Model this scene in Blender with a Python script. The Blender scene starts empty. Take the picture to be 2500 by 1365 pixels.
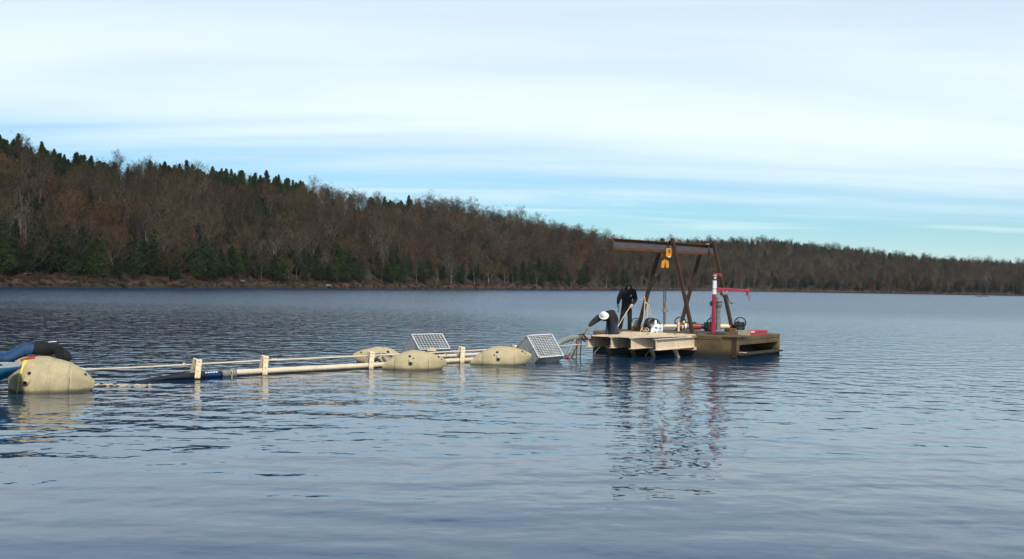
import bpy, bmesh, math, random
import numpy as np
from mathutils import Vector, Matrix

R = math.radians
random.seed(7)
scene = bpy.context.scene
COL = scene.collection

# ------------------------------------------------------------------ camera
CAM_H = 2.6
FPX = 2800.0                      # focal length in pixels of the 2500 px wide photograph
cam_d = bpy.data.cameras.new('camera')
cam = bpy.data.objects.new('camera', cam_d)
COL.objects.link(cam)
scene.camera = cam
cam_d.sensor_fit = 'HORIZONTAL'
cam_d.sensor_width = 36.0
cam_d.lens = 36.0 * FPX / 2500.0
cam_d.clip_start = 0.1
cam_d.clip_end = 8000
CAM_M = (Matrix.Translation((0, 0, CAM_H)) @ Matrix.Rotation(R(90.22), 4, 'X')
         @ Matrix.Rotation(R(0.96), 4, 'Z'))
cam.matrix_world = CAM_M
scene.render.resolution_x = 1024
scene.render.resolution_y = 559

# ------------------------------------------------------------------ sky and sun
SUN_EL, SUN_AZ = R(44), R(162)    # azimuth clockwise from +Y: behind the camera
w = bpy.data.worlds.new('World')
scene.world = w
w.use_nodes = True
nt = w.node_tree
nt.nodes.clear()


def N(tree, typ, **kw):
    n = tree.nodes.new(typ)
    for k, v in kw.items():
        setattr(n, k, v)
    return n


def setin(n, d):
    for k, v in d.items():
        n.inputs[k].default_value = v
    return n


def math_node(tree, op, a, b=None, c=None, clamp=False):
    n = N(tree, 'ShaderNodeMath', operation=op, use_clamp=clamp)
    for i, v in enumerate((a, b, c)):
        if v is None:
            continue
        if isinstance(v, (int, float)):
            n.inputs[i].default_value = v
        else:
            tree.links.new(v, n.inputs[i])
    return n.outputs[0]


def smooth(tree, v, lo, hi, a=0.0, b=1.0):
    n = N(tree, 'ShaderNodeMapRange', interpolation_type='SMOOTHSTEP')
    tree.links.new(v, n.inputs['Value'])
    setin(n, {'From Min': lo, 'From Max': hi, 'To Min': a, 'To Max': b})
    return n.outputs[0]


def mixc(tree, fac, a, b, blend='MIX'):
    n = N(tree, 'ShaderNodeMix', data_type='RGBA', blend_type=blend)
    for i, v in ((0, fac), (6, a), (7, b)):
        if isinstance(v, (int, float)):
            n.inputs[i].default_value = v
        elif isinstance(v, tuple):
            n.inputs[i].default_value = (*v, 1) if len(v) == 3 else v
        else:
            tree.links.new(v, n.inputs[i])
    return n.outputs[2]


sky = N(nt, 'ShaderNodeTexSky', sky_type='NISHITA')
sky.sun_disc = False
sky.sun_elevation = SUN_EL
sky.sun_rotation = SUN_AZ
sky.altitude = 100
sky.air_density = 1.0
sky.dust_density = 0.4
sky.ozone_density = 1.6
tc = N(nt, 'ShaderNodeTexCoord')
sp = N(nt, 'ShaderNodeSeparateXYZ')
nt.links.new(tc.outputs['Generated'], sp.inputs[0])
dx, dy, dz = sp.outputs
den = math_node(nt, 'ADD', math_node(nt, 'ABSOLUTE', dz), 0.10)
cv = N(nt, 'ShaderNodeCombineXYZ')
nt.links.new(math_node(nt, 'DIVIDE', dx, den), cv.inputs[0])
nt.links.new(math_node(nt, 'DIVIDE', dy, den), cv.inputs[1])


def cloud_noise(scale, rot, sx, sy, detail, off):
    mp = N(nt, 'ShaderNodeMapping')
    setin(mp, {'Location': (off, off * 0.7, 0), 'Rotation': (0, 0, rot), 'Scale': (sx, sy, 1)})
    nt.links.new(cv.outputs[0], mp.inputs[0])
    n = N(nt, 'ShaderNodeTexNoise')
    setin(n, {'Scale': scale, 'Detail': detail, 'Roughness': 0.55, 'Distortion': 0.3})
    nt.links.new(mp.outputs[0], n.inputs['Vector'])
    return n.outputs[0]


n1 = cloud_noise(0.60, R(28), 0.45, 1.6, 7, 3.1)
n2 = cloud_noise(1.3, R(34), 0.38, 1.8, 8, 11.7)
edge = math_node(nt, 'ADD', dz, math_node(nt, 'MULTIPLY', dx, 0.055))
edge = math_node(nt, 'ADD', edge, math_node(nt, 'MULTIPLY', math_node(nt, 'SUBTRACT', n2, 0.5), 0.070))
cov = smooth(nt, edge, 0.060, 0.140)
thin = smooth(nt, n1, 0.32, 0.58, 0.80, 1.0)
cov = math_node(nt, 'MULTIPLY', cov, thin)
cov = math_node(nt, 'MULTIPLY', cov, smooth(nt, dz, 0.245, 0.37, 1.0, 0.18))
low = math_node(nt, 'MULTIPLY', smooth(nt, n2, 0.46, 0.68), 0.48)   # thin wisps in the clear strip near the horizon
cov = math_node(nt, 'MAXIMUM', cov, low)
haze_low = smooth(nt, dz, 0.0, 0.055, 0.50, 0.0)
cov = math_node(nt, 'MAXIMUM', cov, haze_low)
blue = mixc(nt, 1.0, sky.outputs[0], (0.62, 0.92, 1.14), 'MULTIPLY')
cl_hi = smooth(nt, dz, 0.08, 0.28)
cloud_col = mixc(nt, cl_hi, (8.6, 9.8, 10.0), (7.0, 8.3, 9.7))
skyc = mixc(nt, cov, blue, cloud_col)
bg = N(nt, 'ShaderNodeBackground')
bg.inputs['Strength'].default_value = 0.10
nt.links.new(skyc, bg.inputs['Color'])
wo = N(nt, 'ShaderNodeOutputWorld')
nt.links.new(bg.outputs[0], wo.inputs['Surface'])

sun_d = bpy.data.lights.new('sun', 'SUN')
sun_d.energy = 3.5
sun_d.angle = R(4)
sun_d.color = (1.0, 0.94, 0.85)
sun = bpy.data.objects.new('sun', sun_d)
COL.objects.link(sun)
sdir = Vector((math.sin(SUN_AZ) * math.cos(SUN_EL), math.cos(SUN_AZ) * math.cos(SUN_EL), math.sin(SUN_EL)))
sun.rotation_euler = (-sdir).to_track_quat('-Z', 'Y').to_euler()
sun.location = (0, -20, 60)

scene.view_settings.view_transform = 'Standard'
scene.view_settings.look = 'None'
scene.view_settings.gamma = 1
scene.view_settings.use_curve_mapping = False
scene.view_settings.exposure = 0.12


# ------------------------------------------------------------------ places from the survey of the photograph
def ray(px, py):
    return (CAM_M.to_3x3() @ Vector(((px - 1250) / FPX, (682.5 - py) / FPX, -1)))


def P(px, py, d):
    """point at view depth d"""
    return CAM_M.translation + ray(px, py) * d


def W(px, py, z=0.0):
    r = ray(px, py)
    return CAM_M.translation + r * ((z - CAM_H) / r.z)


# ------------------------------------------------------------------ materials
def new_mat(name):
    m = bpy.data.materials.new(name)
    m.use_nodes = True
    t = m.node_tree
    return m, t, t.nodes['Principled BSDF']


def mat(name, col, rough=0.6, metal=0.0, var=0.25, scale=6.0, col2=None, bump=0.0, bscale=40, mix=(0.42, 0.62), island=0.0, scum=None):
    """base colour with two scales of wear noise in object space"""
    m, t, b = new_mat(name)
    tcn = N(t, 'ShaderNodeTexCoord')
    n = N(t, 'ShaderNodeTexNoise')
    setin(n, {'Scale': scale, 'Detail': 6, 'Roughness': 0.65})
    t.links.new(tcn.outputs['Object'], n.inputs['Vector'])
    f = smooth(t, n.outputs[0], *mix)
    c2 = col2 if col2 else tuple(c * (1 - var) for c in col)
    c = mixc(t, f, col, c2)
    n2 = N(t, 'ShaderNodeTexNoise')
    setin(n2, {'Scale': scale * 7, 'Detail': 3})
    t.links.new(tcn.outputs['Object'], n2.inputs['Vector'])
    g = smooth(t, n2.outputs[0], 0.3, 0.7, 1 - var * 0.6, 1 + var * 0.3)
    gm = N(t, 'ShaderNodeVectorMath', operation='SCALE')
    t.links.new(c, gm.inputs[0])
    t.links.new(g, gm.inputs['Scale'])
    out = gm.outputs[0]
    if scum:
        gp = N(t, 'ShaderNodeNewGeometry')
        sz = N(t, 'ShaderNodeSeparateXYZ')
        t.links.new(gp.outputs['Position'], sz.inputs[0])
        zz = math_node(t, 'ADD', sz.outputs[2], math_node(t, 'MULTIPLY', math_node(t, 'SUBTRACT', n2.outputs[0], 0.5), 0.05))
        out = mixc(t, smooth(t, zz, 0.02, 0.09, 0.75, 0.0), out, scum)
    if island:
        ge = N(t, 'ShaderNodeNewGeometry')
        oi = N(t, 'ShaderNodeObjectInfo')
        a = smooth(t, ge.outputs['Random Per Island'], 0, 1, 1 - island, 1 + island)
        o = smooth(t, oi.outputs['Random'], 0, 1, 0.5, 1.5)
        s = N(t, 'ShaderNodeVectorMath', operation='SCALE')
        t.links.new(out, s.inputs[0])
        t.links.new(math_node(t, 'MULTIPLY', a, o), s.inputs['Scale'])
        out = s.outputs[0]
    t.links.new(out, b.inputs['Base Color'])
    b.inputs['Roughness'].default_value = rough
    b.inputs['Metallic'].default_value = metal
    if bump:
        nb = N(t, 'ShaderNodeTexNoise')
        setin(nb, {'Scale': bscale, 'Detail': 4})
        t.links.new(tcn.outputs['Object'], nb.inputs['Vector'])
        bp = N(t, 'ShaderNodeBump')
        setin(bp, {'Strength': bump, 'Distance': 0.02})
        t.links.new(nb.outputs[0], bp.inputs['Height'])
        t.links.new(bp.outputs[0], b.inputs['Normal'])
    return m


M = {}
M['cream'] = mat('cream_paint', (0.80, 0.63, 0.43), 0.5, var=0.12, scale=3, bump=0.05, col2=(0.70, 0.54, 0.36))
M['pvc'] = mat('cream_plastic', (0.82, 0.66, 0.46), 0.4, var=0.12, scale=2, scum=(0.24, 0.19, 0.08))
M['plank'] = mat('weathered_cream_board', (0.80, 0.65, 0.43), 0.6, var=0.35, scale=2.5, col2=(0.60, 0.45, 0.28), scum=(0.30, 0.24, 0.10))
M['bag'] = mat('tan_fabric', (0.50, 0.405, 0.225), 0.75, var=0.12, scale=3, bump=0.25, bscale=90, col2=(0.43, 0.35, 0.19), scum=(0.10, 0.085, 0.035))
M['crease'] = mat('fold_shade', (0.13, 0.10, 0.055), 0.8)  # dark tone that paints the shade along the bag folds
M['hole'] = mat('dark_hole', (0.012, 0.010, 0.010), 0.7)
M['yellow'] = mat('yellow_webbing', (0.75, 0.62, 0.02), 0.6, var=0.1)
M['rust'] = mat('rusty_steel', (0.066, 0.030, 0.014), 0.8, var=0.4, scale=5, col2=(0.034, 0.019, 0.011), bump=0.3)
M['rust_red'] = mat('orange_rust', (0.15, 0.050, 0.015), 0.85, var=0.4, scale=4, col2=(0.08, 0.035, 0.02), bump=0.3)
M['web'] = mat('grey_mill_scale', (0.085, 0.09, 0.10), 0.65, var=0.3, scale=3, col2=(0.10, 0.065, 0.05))
M['galv'] = mat('galvanised_steel', (0.66, 0.65, 0.60), 0.45, var=0.15, scale=8, col2=(0.50, 0.50, 0.47))
M['galv_dk'] = mat('dull_galvanised', (0.42, 0.42, 0.39), 0.5, metal=0.1, var=0.3, scale=8)
M['inner_shade'] = mat('box_inner_shade', (0.05, 0.05, 0.045), 0.6, metal=0.2, var=0.3, scale=8)  # near-black tone standing in for shade inside the grated boxes
M['hose'] = mat('grey_hose', (0.27, 0.27, 0.23), 0.6, var=0.2)
M['rubber'] = mat('black_rubber', (0.018, 0.018, 0.022), 0.45, var=0.3)
M['blueband'] = mat('blue_print_band', (0.008, 0.026, 0.11), 0.4, var=0.1)
M['white'] = mat('white_paint', (0.80, 0.80, 0.80), 0.4, var=0.06)
M['whiteplastic'] = mat('white_plastic', (0.74, 0.79, 0.80), 0.35, var=0.08)
M['hat'] = mat('white_helmet_shell', (0.82, 0.82, 0.72), 0.35, var=0.05)
M['red'] = mat('red_paint', (0.36, 0.022, 0.045), 0.45, var=0.2, scale=4)
M['redbox'] = mat('faded_red_paint', (0.50, 0.055, 0.06), 0.5, var=0.2, scale=4)
M['brick'] = mat('red_pipe_paint', (0.30, 0.045, 0.03), 0.5, var=0.3)
M['orange'] = mat('hoist_yellow', (0.66, 0.26, 0.008), 0.45, var=0.2, scale=6)
M['iron'] = mat('dark_cast_iron', (0.022, 0.024, 0.024), 0.5, var=0.4)
M['valve'] = mat('mossy_grey_iron', (0.042, 0.045, 0.036), 0.7, var=0.5, scale=9)
M['greygreen'] = mat('grey_green_casting', (0.20, 0.21, 0.18), 0.6, var=0.3)
M['rope'] = mat('cream_rope', (0.66, 0.52, 0.32), 0.8, var=0.2, scale=30)
M['black_cloth'] = mat('black_cloth', (0.006, 0.0065, 0.008), 0.85, var=0.4, scale=5, bump=0.4, bscale=18)
M['dark_jacket'] = mat('charcoal_jacket', (0.012, 0.012, 0.0125), 0.85, var=0.4, scale=5, bump=0.4, bscale=18)
M['black_trouser'] = mat('black_trousers', (0.009, 0.0085, 0.0085), 0.85, var=0.4, bump=0.4, bscale=18)
M['jeans_dk'] = mat('dark_denim', (0.022, 0.035, 0.085), 0.85, var=0.4, bump=0.4, bscale=25)
M['jeans'] = mat('blue_denim', (0.020, 0.070, 0.165), 0.85, var=0.35, scale=8, bump=0.4, bscale=25)
M['boot'] = mat('tan_boot', (0.15, 0.085, 0.045), 0.8, var=0.4)
M['skin'] = mat('skin', (0.42, 0.20, 0.13), 0.55, var=0.12)
M['steel'] = mat('bare_steel', (0.30, 0.30, 0.30), 0.35, metal=0.7, var=0.3)
M['chain'] = mat('grey_chain', (0.14, 0.14, 0.14), 0.5, metal=0.5, var=0.3)
M['brass'] = mat('rusty_hook', (0.33, 0.15, 0.03), 0.6, var=0.4)
M['wood'] = mat('old_timber', (0.20, 0.12, 0.055), 0.8, var=0.4, scale=10)
M['toolbeige'] = mat('beige_paint', (0.45, 0.40, 0.27), 0.6, var=0.2)
M['boatblue'] = mat('blue_hull_paint', (0.008, 0.085, 0.17), 0.4, var=0.3, scale=3)
M['boatrim'] = mat('grey_gunwale', (0.36, 0.38, 0.38), 0.5, var=0.2)
M['redvest'] = mat('red_webbing', (0.40, 0.04, 0.03), 0.7)
M['rock'] = mat('shore_rock', (0.20, 0.16, 0.11), 0.9, var=0.4, scale=2)
M['bark'] = mat('grey_brown_bark', (0.095, 0.074, 0.050), 0.9, var=0.4, scale=3, island=0.25)
M['bark_pale'] = mat('pale_bark', (0.26, 0.23, 0.18), 0.9, var=0.4, scale=3, island=0.2)
M['bark_dark'] = mat('dark_bark', (0.05, 0.035, 0.025), 0.9, var=0.4, scale=3)
M['twig'] = mat('bare_twigs', (0.054, 0.037, 0.012), 0.9, var=0.2, scale=0.3, island=0.45)
M['russet'] = mat('russet_leaves', (0.150, 0.050, 0.012), 0.85, var=0.3, scale=0.4, island=0.5)
M['cedar'] = mat('cedar_foliage', (0.017, 0.036, 0.003), 0.85, var=0.35, scale=0.5, island=0.6, col2=(0.024, 0.026, 0.005))
M['brush'] = mat('dry_brush', (0.066, 0.040, 0.017), 0.9, var=0.35, scale=0.2, island=0.5)


def concrete_mat():
    m, t, b = new_mat('weathered_concrete')
    geo = N(t, 'ShaderNodeNewGeometry')
    sepn = N(t, 'ShaderNodeSeparateXYZ')
    t.links.new(geo.outputs['Position'], sepn.inputs[0])
    n = N(t, 'ShaderNodeTexNoise')
    setin(n, {'Scale': 1.6, 'Detail': 8, 'Roughness': 0.7})
    t.links.new(geo.outputs['Position'], n.inputs['Vector'])
    c = mixc(t, smooth(t, n.outputs[0], 0.35, 0.65), (0.165, 0.108, 0.040), (0.080, 0.057, 0.026))
    mp = N(t, 'ShaderNodeMapping')
    setin(mp, {'Scale': (3, 3, 0.35)})
    t.links.new(geo.outputs['Position'], mp.inputs[0])
    n2 = N(t, 'ShaderNodeTexNoise')
    setin(n2, {'Scale': 1.5, 'Detail': 6, 'Roughness': 0.7})
    t.links.new(mp.outputs[0], n2.inputs['Vector'])
    c = mixc(t, smooth(t, n2.outputs[0], 0.52, 0.72, 0, 0.55), c, (0.075, 0.065, 0.03))
    # algae and tide mark along the waterline
    zz = math_node(t, 'ADD', sepn.outputs[2], math_node(t, 'MULTIPLY', math_node(t, 'SUBTRACT', n.outputs[0], 0.5), 0.25))
    c = mixc(t, smooth(t, zz, 0.08, 0.36, 0.94, 0.0), c, (0.018, 0.018, 0.010))
    t.links.new(c, b.inputs['Base Color'])
    b.inputs['Roughness'].default_value = 0.85
    bp = N(t, 'ShaderNodeBump')
    setin(bp, {'Strength': 0.5, 'Distance': 0.03})
    nb = N(t, 'ShaderNodeTexNoise')
    setin(nb, {'Scale': 12, 'Detail': 6})
    t.links.new(geo.outputs['Position'], nb.inputs['Vector'])
    t.links.new(nb.outputs[0], bp.inputs['Height'])
    t.links.new(bp.outputs[0], b.inputs['Normal'])
    return m


M['concrete'] = concrete_mat()


# ------------------------------------------------------------------ mesh helpers
ORG = {}


class MB:
    def __init__(self):
        self.v, self.f, self.s = [], [], []

    def add(self, verts, faces, sm=False):
        o = len(self.v)
        self.v += [tuple(p) for p in verts]
        self.f += [tuple(i + o for i in q) for q in faces]
        self.s += [sm] * len(faces)

    def obox(self, o, a, b, c):
        o, a, b, c = map(Vector, (o, a, b, c))
        p = [o, o + a, o + a + b, o + b, o + c, o + a + c, o + a + b + c, o + b + c]
        q = [(0, 3, 2, 1), (4, 5, 6, 7), (0, 1, 5, 4), (1, 2, 6, 5), (2, 3, 7, 6), (3, 0, 4, 7)]
        if a.cross(b).dot(c) < 0:
            q = [t[::-1] for t in q]
        self.add(p, q)

    def box(self, c, sx, sy, sz, X=(1, 0, 0), Y=(0, 1, 0), Z=(0, 0, 1)):
        X, Y, Z = Vector(X) * sx, Vector(Y) * sy, Vector(Z) * sz
        self.obox(Vector(c) - X / 2 - Y / 2 - Z / 2, X, Y, Z)

    def bar(self, p0, p1, w_, h_, up=(0, 0, 1)):
        p0, p1 = Vector(p0), Vector(p1)
        d = p1 - p0
        up = Vector(up)
        s = d.cross(up)
        if s.length < 1e-6:
            s = d.cross(Vector((1, 0, 0)))
        s.normalize()
        u = s.cross(d).normalized()
        self.obox(p0 - s * w_ / 2 - u * h_ / 2, s * w_, u * h_, d)

    def tube(self, pts, r, n=8, cap=True):
        pts = [Vector(p) for p in pts]
        k = len(pts)
        rs = r if isinstance(r, (list, tuple)) else [r] * k
        ref = Vector((0.13, 0.21, 0.97))
        rings = []
        for i, p in enumerate(pts):
            d = (pts[min(i + 1, k - 1)] - pts[max(i - 1, 0)]).normalized()
            a = d.cross(ref)
            if a.length < 0.05:
                a = d.cross(Vector((1, 0, 0)))
            a.normalize()
            b = d.cross(a)
            rings.append([p + (a * math.cos(2 * math.pi * j / n) + b * math.sin(2 * math.pi * j / n)) * rs[i] for j in range(n)])
        vs = [q for g in rings for q in g]
        fs = [(i * n + j, i * n + (j + 1) % n, (i + 1) * n + (j + 1) % n, (i + 1) * n + j)
              for i in range(k - 1) for j in range(n)]
        self.add(vs, fs, True)
        if cap:
            self.add(rings[0], [tuple(range(n))[::-1]])
            self.add(rings[-1], [tuple(range(n))])

    def disc(self, c, axis, r, t, n=16):
        a = Vector(axis).normalized() * t / 2
        self.tube([Vector(c) - a, Vector(c) + a], r, n)

    def lathe(self, c, axis, prof, n=16):
        """prof: (distance along axis, radius)"""
        ax = Vector(axis).normalized()
        a = ax.cross(Vector((0.3, 0.9, 0.2))).normalized()
        b = ax.cross(a)
        c = Vector(c)
        vs = [c + ax * h + (a * math.cos(2 * math.pi * j / n) + b * math.sin(2 * math.pi * j / n)) * r for h, r in prof for j in range(n)]
        fs = [(i * n + j, i * n + (j + 1) % n, (i + 1) * n + (j + 1) % n, (i + 1) * n + j)
              for i in range(len(prof) - 1) for j in range(n)]
        self.add(vs, fs, True)

    def torus(self, c, axis, Rr, r, n=28, m=8, a0=0, a1=2 * math.pi):
        ax = Vector(axis).normalized()
        a = ax.cross(Vector((0.1, 0.2, 0.95)))
        a.normalize()
        b = ax.cross(a)
        c = Vector(c)
        pts = [c + (a * math.cos(t) + b * math.sin(t)) * Rr for t in np.linspace(a0, a1, n + 1)]
        self.tube(pts, r, m, cap=False)

    def prism(self, poly, ext):
        ext = Vector(ext)
        n = len(poly)
        p = [Vector(q) for q in poly]
        nrm = Vector((0, 0, 0))
        for i in range(n):
            nrm += p[i].cross(p[(i + 1) % n])
        if nrm.dot(ext) > 0:
            p = p[::-1]
        vs = p + [q + ext for q in p]
        fs = [tuple(range(n)), tuple(range(2 * n - 1, n - 1, -1))]
        fs += [((i + 1) % n, i, i + n, (i + 1) % n + n) for i in range(n)]
        self.add(vs, fs)

    def build(self, name, m, parent=None, bevel=0.0, kind=None, at=None):
        org = ORG[parent.name] if parent else Vector(at) if at is not None else Vector((0, 0, 0))
        me = bpy.data.meshes.new(name)
        me.from_pydata([(x - org.x, y - org.y, z - org.z) for x, y, z in self.v], [], self.f)
        me.polygons.foreach_set('use_smooth', self.s)
        me.materials.append(M[m] if isinstance(m, str) else m)
        me.update()
        o = bpy.data.objects.new(name, me)
        COL.objects.link(o)
        if parent:
            o.parent = parent
        else:
            o.location = org
        ORG[o.name] = org
        if bevel:
            bv = o.modifiers.new('bevel', 'BEVEL')
            bv.width = bevel
            bv.segments = 2
            bv.limit_method = 'ANGLE'
        if kind:
            o['kind'] = kind
        return o


def tag(o, label, cat, group=None):
    o['label'] = label
    o['category'] = cat
    if group:
        o['group'] = group
    return o


def thing(name, loc, label, cat, group=None):
    o = bpy.data.objects.new(name, None)
    o.empty_display_size = 0.3
    COL.objects.link(o)
    o.location = loc
    ORG[o.name] = Vector(loc)
    return tag(o, label, cat, group)


def structure(o):
    o['kind'] = 'structure'
    return o


def curve_pts(pts, n=24):
    """Catmull-Rom through the points"""
    p = [Vector(q) for q in pts]
    p = [p[0] * 2 - p[1]] + p + [p[-1] * 2 - p[-2]]
    out = []
    seg = len(p) - 3
    for i in range(seg):
        for k in range(n // seg + 1):
            t = k / (n // seg + 1)
            a, b, c, d = p[i:i + 4]
            out.append(0.5 * ((2 * b) + (c - a) * t + (2 * a - 5 * b + 4 * c - d) * t * t + (3 * b - a - 3 * c + d) * t ** 3))
    out.append(p[-2])
    return out


def quads(name, arr, m, parent=None, org=(0, 0, 0)):
    """numpy array (n,k,3) of separate polygons to a mesh object"""
    n, k, _ = arr.shape
    me = bpy.data.meshes.new(name)
    me.vertices.add(n * k)
    me.vertices.foreach_set('co', arr.reshape(-1).astype(np.float32))
    me.loops.add(n * k)
    me.loops.foreach_set('vertex_index', np.arange(n * k, dtype=np.int32))
    me.polygons.add(n)
    me.polygons.foreach_set('loop_start', np.arange(0, n * k, k, dtype=np.int32))
    me.polygons.foreach_set('loop_total', np.full(n, k, dtype=np.int32))
    me.materials.append(M[m])
    me.update(calc_edges=True)
    return me


# ------------------------------------------------------------------ the lake
def water_mat():
    m, t, b = new_mat('lake_water')
    setin(b, {'Base Color': (0.002, 0.034, 0.082, 1), 'Roughness': 0.03, 'IOR': 1.30})
    geo = N(t, 'ShaderNodeNewGeometry')
    g = bpy.data.node_groups.new('wave_height', 'ShaderNodeTree')
    g.interface.new_socket('P', in_out='INPUT', socket_type='NodeSocketVector')
    g.interface.new_socket('Wind', in_out='INPUT', socket_type='NodeSocketFloat')
    g.interface.new_socket('Height', in_out='OUTPUT', socket_type='NodeSocketFloat')
    gi, go = N(g, 'NodeGroupInput'), N(g, 'NodeGroupOutput')

    def layer(sx, sy, rot, amp, detail, off, wind):
        mp = N(g, 'ShaderNodeMapping')
        setin(mp, {'Rotation': (0, 0, rot), 'Scale': (sx, sy, 1), 'Location': (off, off * 1.7, off)})
        g.links.new(gi.outputs[0], mp.inputs[0])
        n = N(g, 'ShaderNodeTexNoise')
        setin(n, {'Scale': 1.0, 'Detail': detail, 'Roughness': 0.5, 'Distortion': 0.25})
        g.links.new(mp.outputs[0], n.inputs['Vector'])
        o = math_node(g, 'MULTIPLY', n.outputs[0], amp)
        if wind:
            o = math_node(g, 'MULTIPLY', o, gi.outputs[1])
        return o

    h = layer(0.32, 0.85, R(-9), 0.038, 1.0, 3.0, False)
    h = math_node(g, 'ADD', h, layer(1.45, 1.15, R(-10), 0.050, 1.5, 9.0, True))
    h = math_node(g, 'ADD', h, layer(3.4, 5.2, R(6), 0.0100, 1.5, 17.0, True))
    g.links.new(h, go.inputs[0])

    # wind: rough far out, a calmer lane in front of the left hill, calmer again close to the bank
    sepp = N(t, 'ShaderNodeSeparateXYZ')
    t.links.new(geo.outputs['Position'], sepp.inputs[0])
    mpw = N(t, 'ShaderNodeMapping')
    setin(mpw, {'Scale': (0.012, 0.05, 1), 'Rotation': (0, 0, R(-6))})
    t.links.new(geo.outputs['Position'], mpw.inputs[0])
    nw = N(t, 'ShaderNodeTexNoise')
    setin(nw, {'Scale': 1.0, 'Detail': 4})
    t.links.new(mpw.outputs[0], nw.inputs['Vector'])
    gust = smooth(t, nw.outputs[0], 0.30, 0.70, 0.82, 1.18)
    far = smooth(t, sepp.outputs[1], 8, 34, 0.22, 1.0)
    far2 = smooth(t, sepp.outputs[1], 50, 150, 0.0, 2.6)
    wind = math_node(t, 'MULTIPLY', math_node(t, 'ADD', far, far2), gust)

    def hat(off):
        va = N(t, 'ShaderNodeVectorMath', operation='ADD')
        t.links.new(geo.outputs['Position'], va.inputs[0])
        va.inputs[1].default_value = off
        gn = N(t, 'ShaderNodeGroup')
        gn.node_tree = g
        t.links.new(va.outputs[0], gn.inputs[0])
        t.links.new(wind, gn.inputs[1])
        return gn.outputs[0]

    ro = math_node(t, 'ADD', math_node(t, 'MULTIPLY', smooth(t, sepp.outputs[1], 9, 50, 0.02, 0.13), smooth(t, sepp.outputs[0], -16, 7, 0.22, 1.0)), smooth(t, sepp.outputs[1], 62, 140, 0.0, 0.13))
    t.links.new(ro, b.inputs['Roughness'])
    e = 0.03
    h0, hx, hy = hat((0, 0, 0)), hat((e, 0, 0)), hat((0, e, 0))
    cx = N(t, 'ShaderNodeCombineXYZ')
    t.links.new(math_node(t, 'DIVIDE', math_node(t, 'SUBTRACT', h0, hx), e), cx.inputs[0])
    t.links.new(math_node(t, 'DIVIDE', math_node(t, 'SUBTRACT', h0, hy), e), cx.inputs[1])
    cx.inputs[2].default_value = 1.0
    nm = N(t, 'ShaderNodeVectorMath', operation='NORMALIZE')
    t.links.new(cx.outputs[0], nm.inputs[0])
    t.links.new(nm.outputs[0], b.inputs['Normal'])
    return m


M['water'] = water_mat()
mb = MB()
mb.add([(-1500, -60, 0), (1500, -60, 0), (1500, 1480, 0), (-1500, 1480, 0)], [(0, 1, 2, 3)])
structure(mb.build('lake_water', 'water'))

# ------------------------------------------------------------------ hills
_shore = ([-1400, 0, 450, 1000, 1350, 1500, 1700, 1900, 2500, 3600], [215, 255, 300, 430, 540, 640, 800, 900, 880, 820])
_r1d = ([-1400, 0, 450, 750, 1000, 1250, 1450, 1600, 1800], [310, 350, 420, 500, 560, 640, 700, 760, 820])
_r1h = ([-1400, 0, 200, 450, 600, 750, 1000, 1250, 1450, 1600, 1720, 1850], [34, 35, 33, 34.5, 36.5, 35.5, 33, 29, 23, 16, 6, 0])
_r2d = ([1200, 1600, 1830, 2200, 2500, 3600], [1000, 1080, 1120, 1130, 1120, 1080])
_r2h = ([1000, 1300, 1500, 1640, 1760, 1900, 2050, 2150, 2300, 2500, 2800, 3600], [12, 23, 31, 36, 39, 39.5, 34, 29, 25, 20, 18, 22])


def ip(tab, x):
    return np.interp(x, tab[0], tab[1])


def sstep(t):
    t = np.clip(t, 0, 1)
    return t * t * (3 - 2 * t)


def lump(x, y):
    return (np.sin(x * .061 + 1.3) * np.cos(y * .047 + .4) + .6 * np.sin(x * .13 + y * .09) + .4 * np.sin(y * .21 - x * .17))


def ground(x, y):
    px = 1250 + FPX * x / np.maximum(y, 1)
    ds = ip(_shore, px) + 2.5 * np.sin(px * .021) + 1.5 * np.sin(px * .063)
    d1, h1 = ip(_r1d, px), ip(_r1h, px)
    d1 = np.maximum(d1, ds + 40)
    s = y - ds
    bank = np.clip(s / 2.0, -1.0, 1) * 0.7 + 0.5 * sstep((s - 2) / 14) * 1.6
    t1 = s / (d1 - ds)
    z1 = h1 * np.where(t1 < 1, np.clip(t1, 0, 1) ** 0.92, 1 - 0.75 * sstep((t1 - 1) / 1.2))
    d2, h2 = ip(_r2d, px), ip(_r2h, px)
    s2 = np.maximum(ds, 700)
    t2 = (y - s2) / (d2 - s2)
    z2 = h2 * np.where(t2 < 1, np.clip(t2, 0, 1) ** 0.85, 1 - 0.6 * sstep((t2 - 1) / 1.5))
    z2 = np.where(px < 1000, 0, z2)
    z = np.maximum(z1, z2)
    return bank + z + 0.5 * lump(x, y) * sstep((s - 10) / 40)


NU, NR = 260, 70
us = np.linspace(-0.92, 0.92, NU)
V = []
for u in us:
    px = 1250 + FPX * u
    ds = float(ip(_shore, px))
    ys = ds - 8 + np.concatenate([np.linspace(0, 26, 20), 26 + (1340 - (ds + 18)) * np.linspace(0, 1, NR - 19)[1:] ** 1.25])
    xs = ys * u
    zs = ground(xs, ys)
    V.append(np.stack([xs, ys, zs], 1))
V = np.array(V)
nr = V.shape[1]
idx = lambda i, j: i * nr + j
faces = [(idx(i, j), idx(i + 1, j), idx(i + 1, j + 1), idx(i, j + 1)) for i in range(NU - 1) for j in range(nr - 1)]


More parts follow.
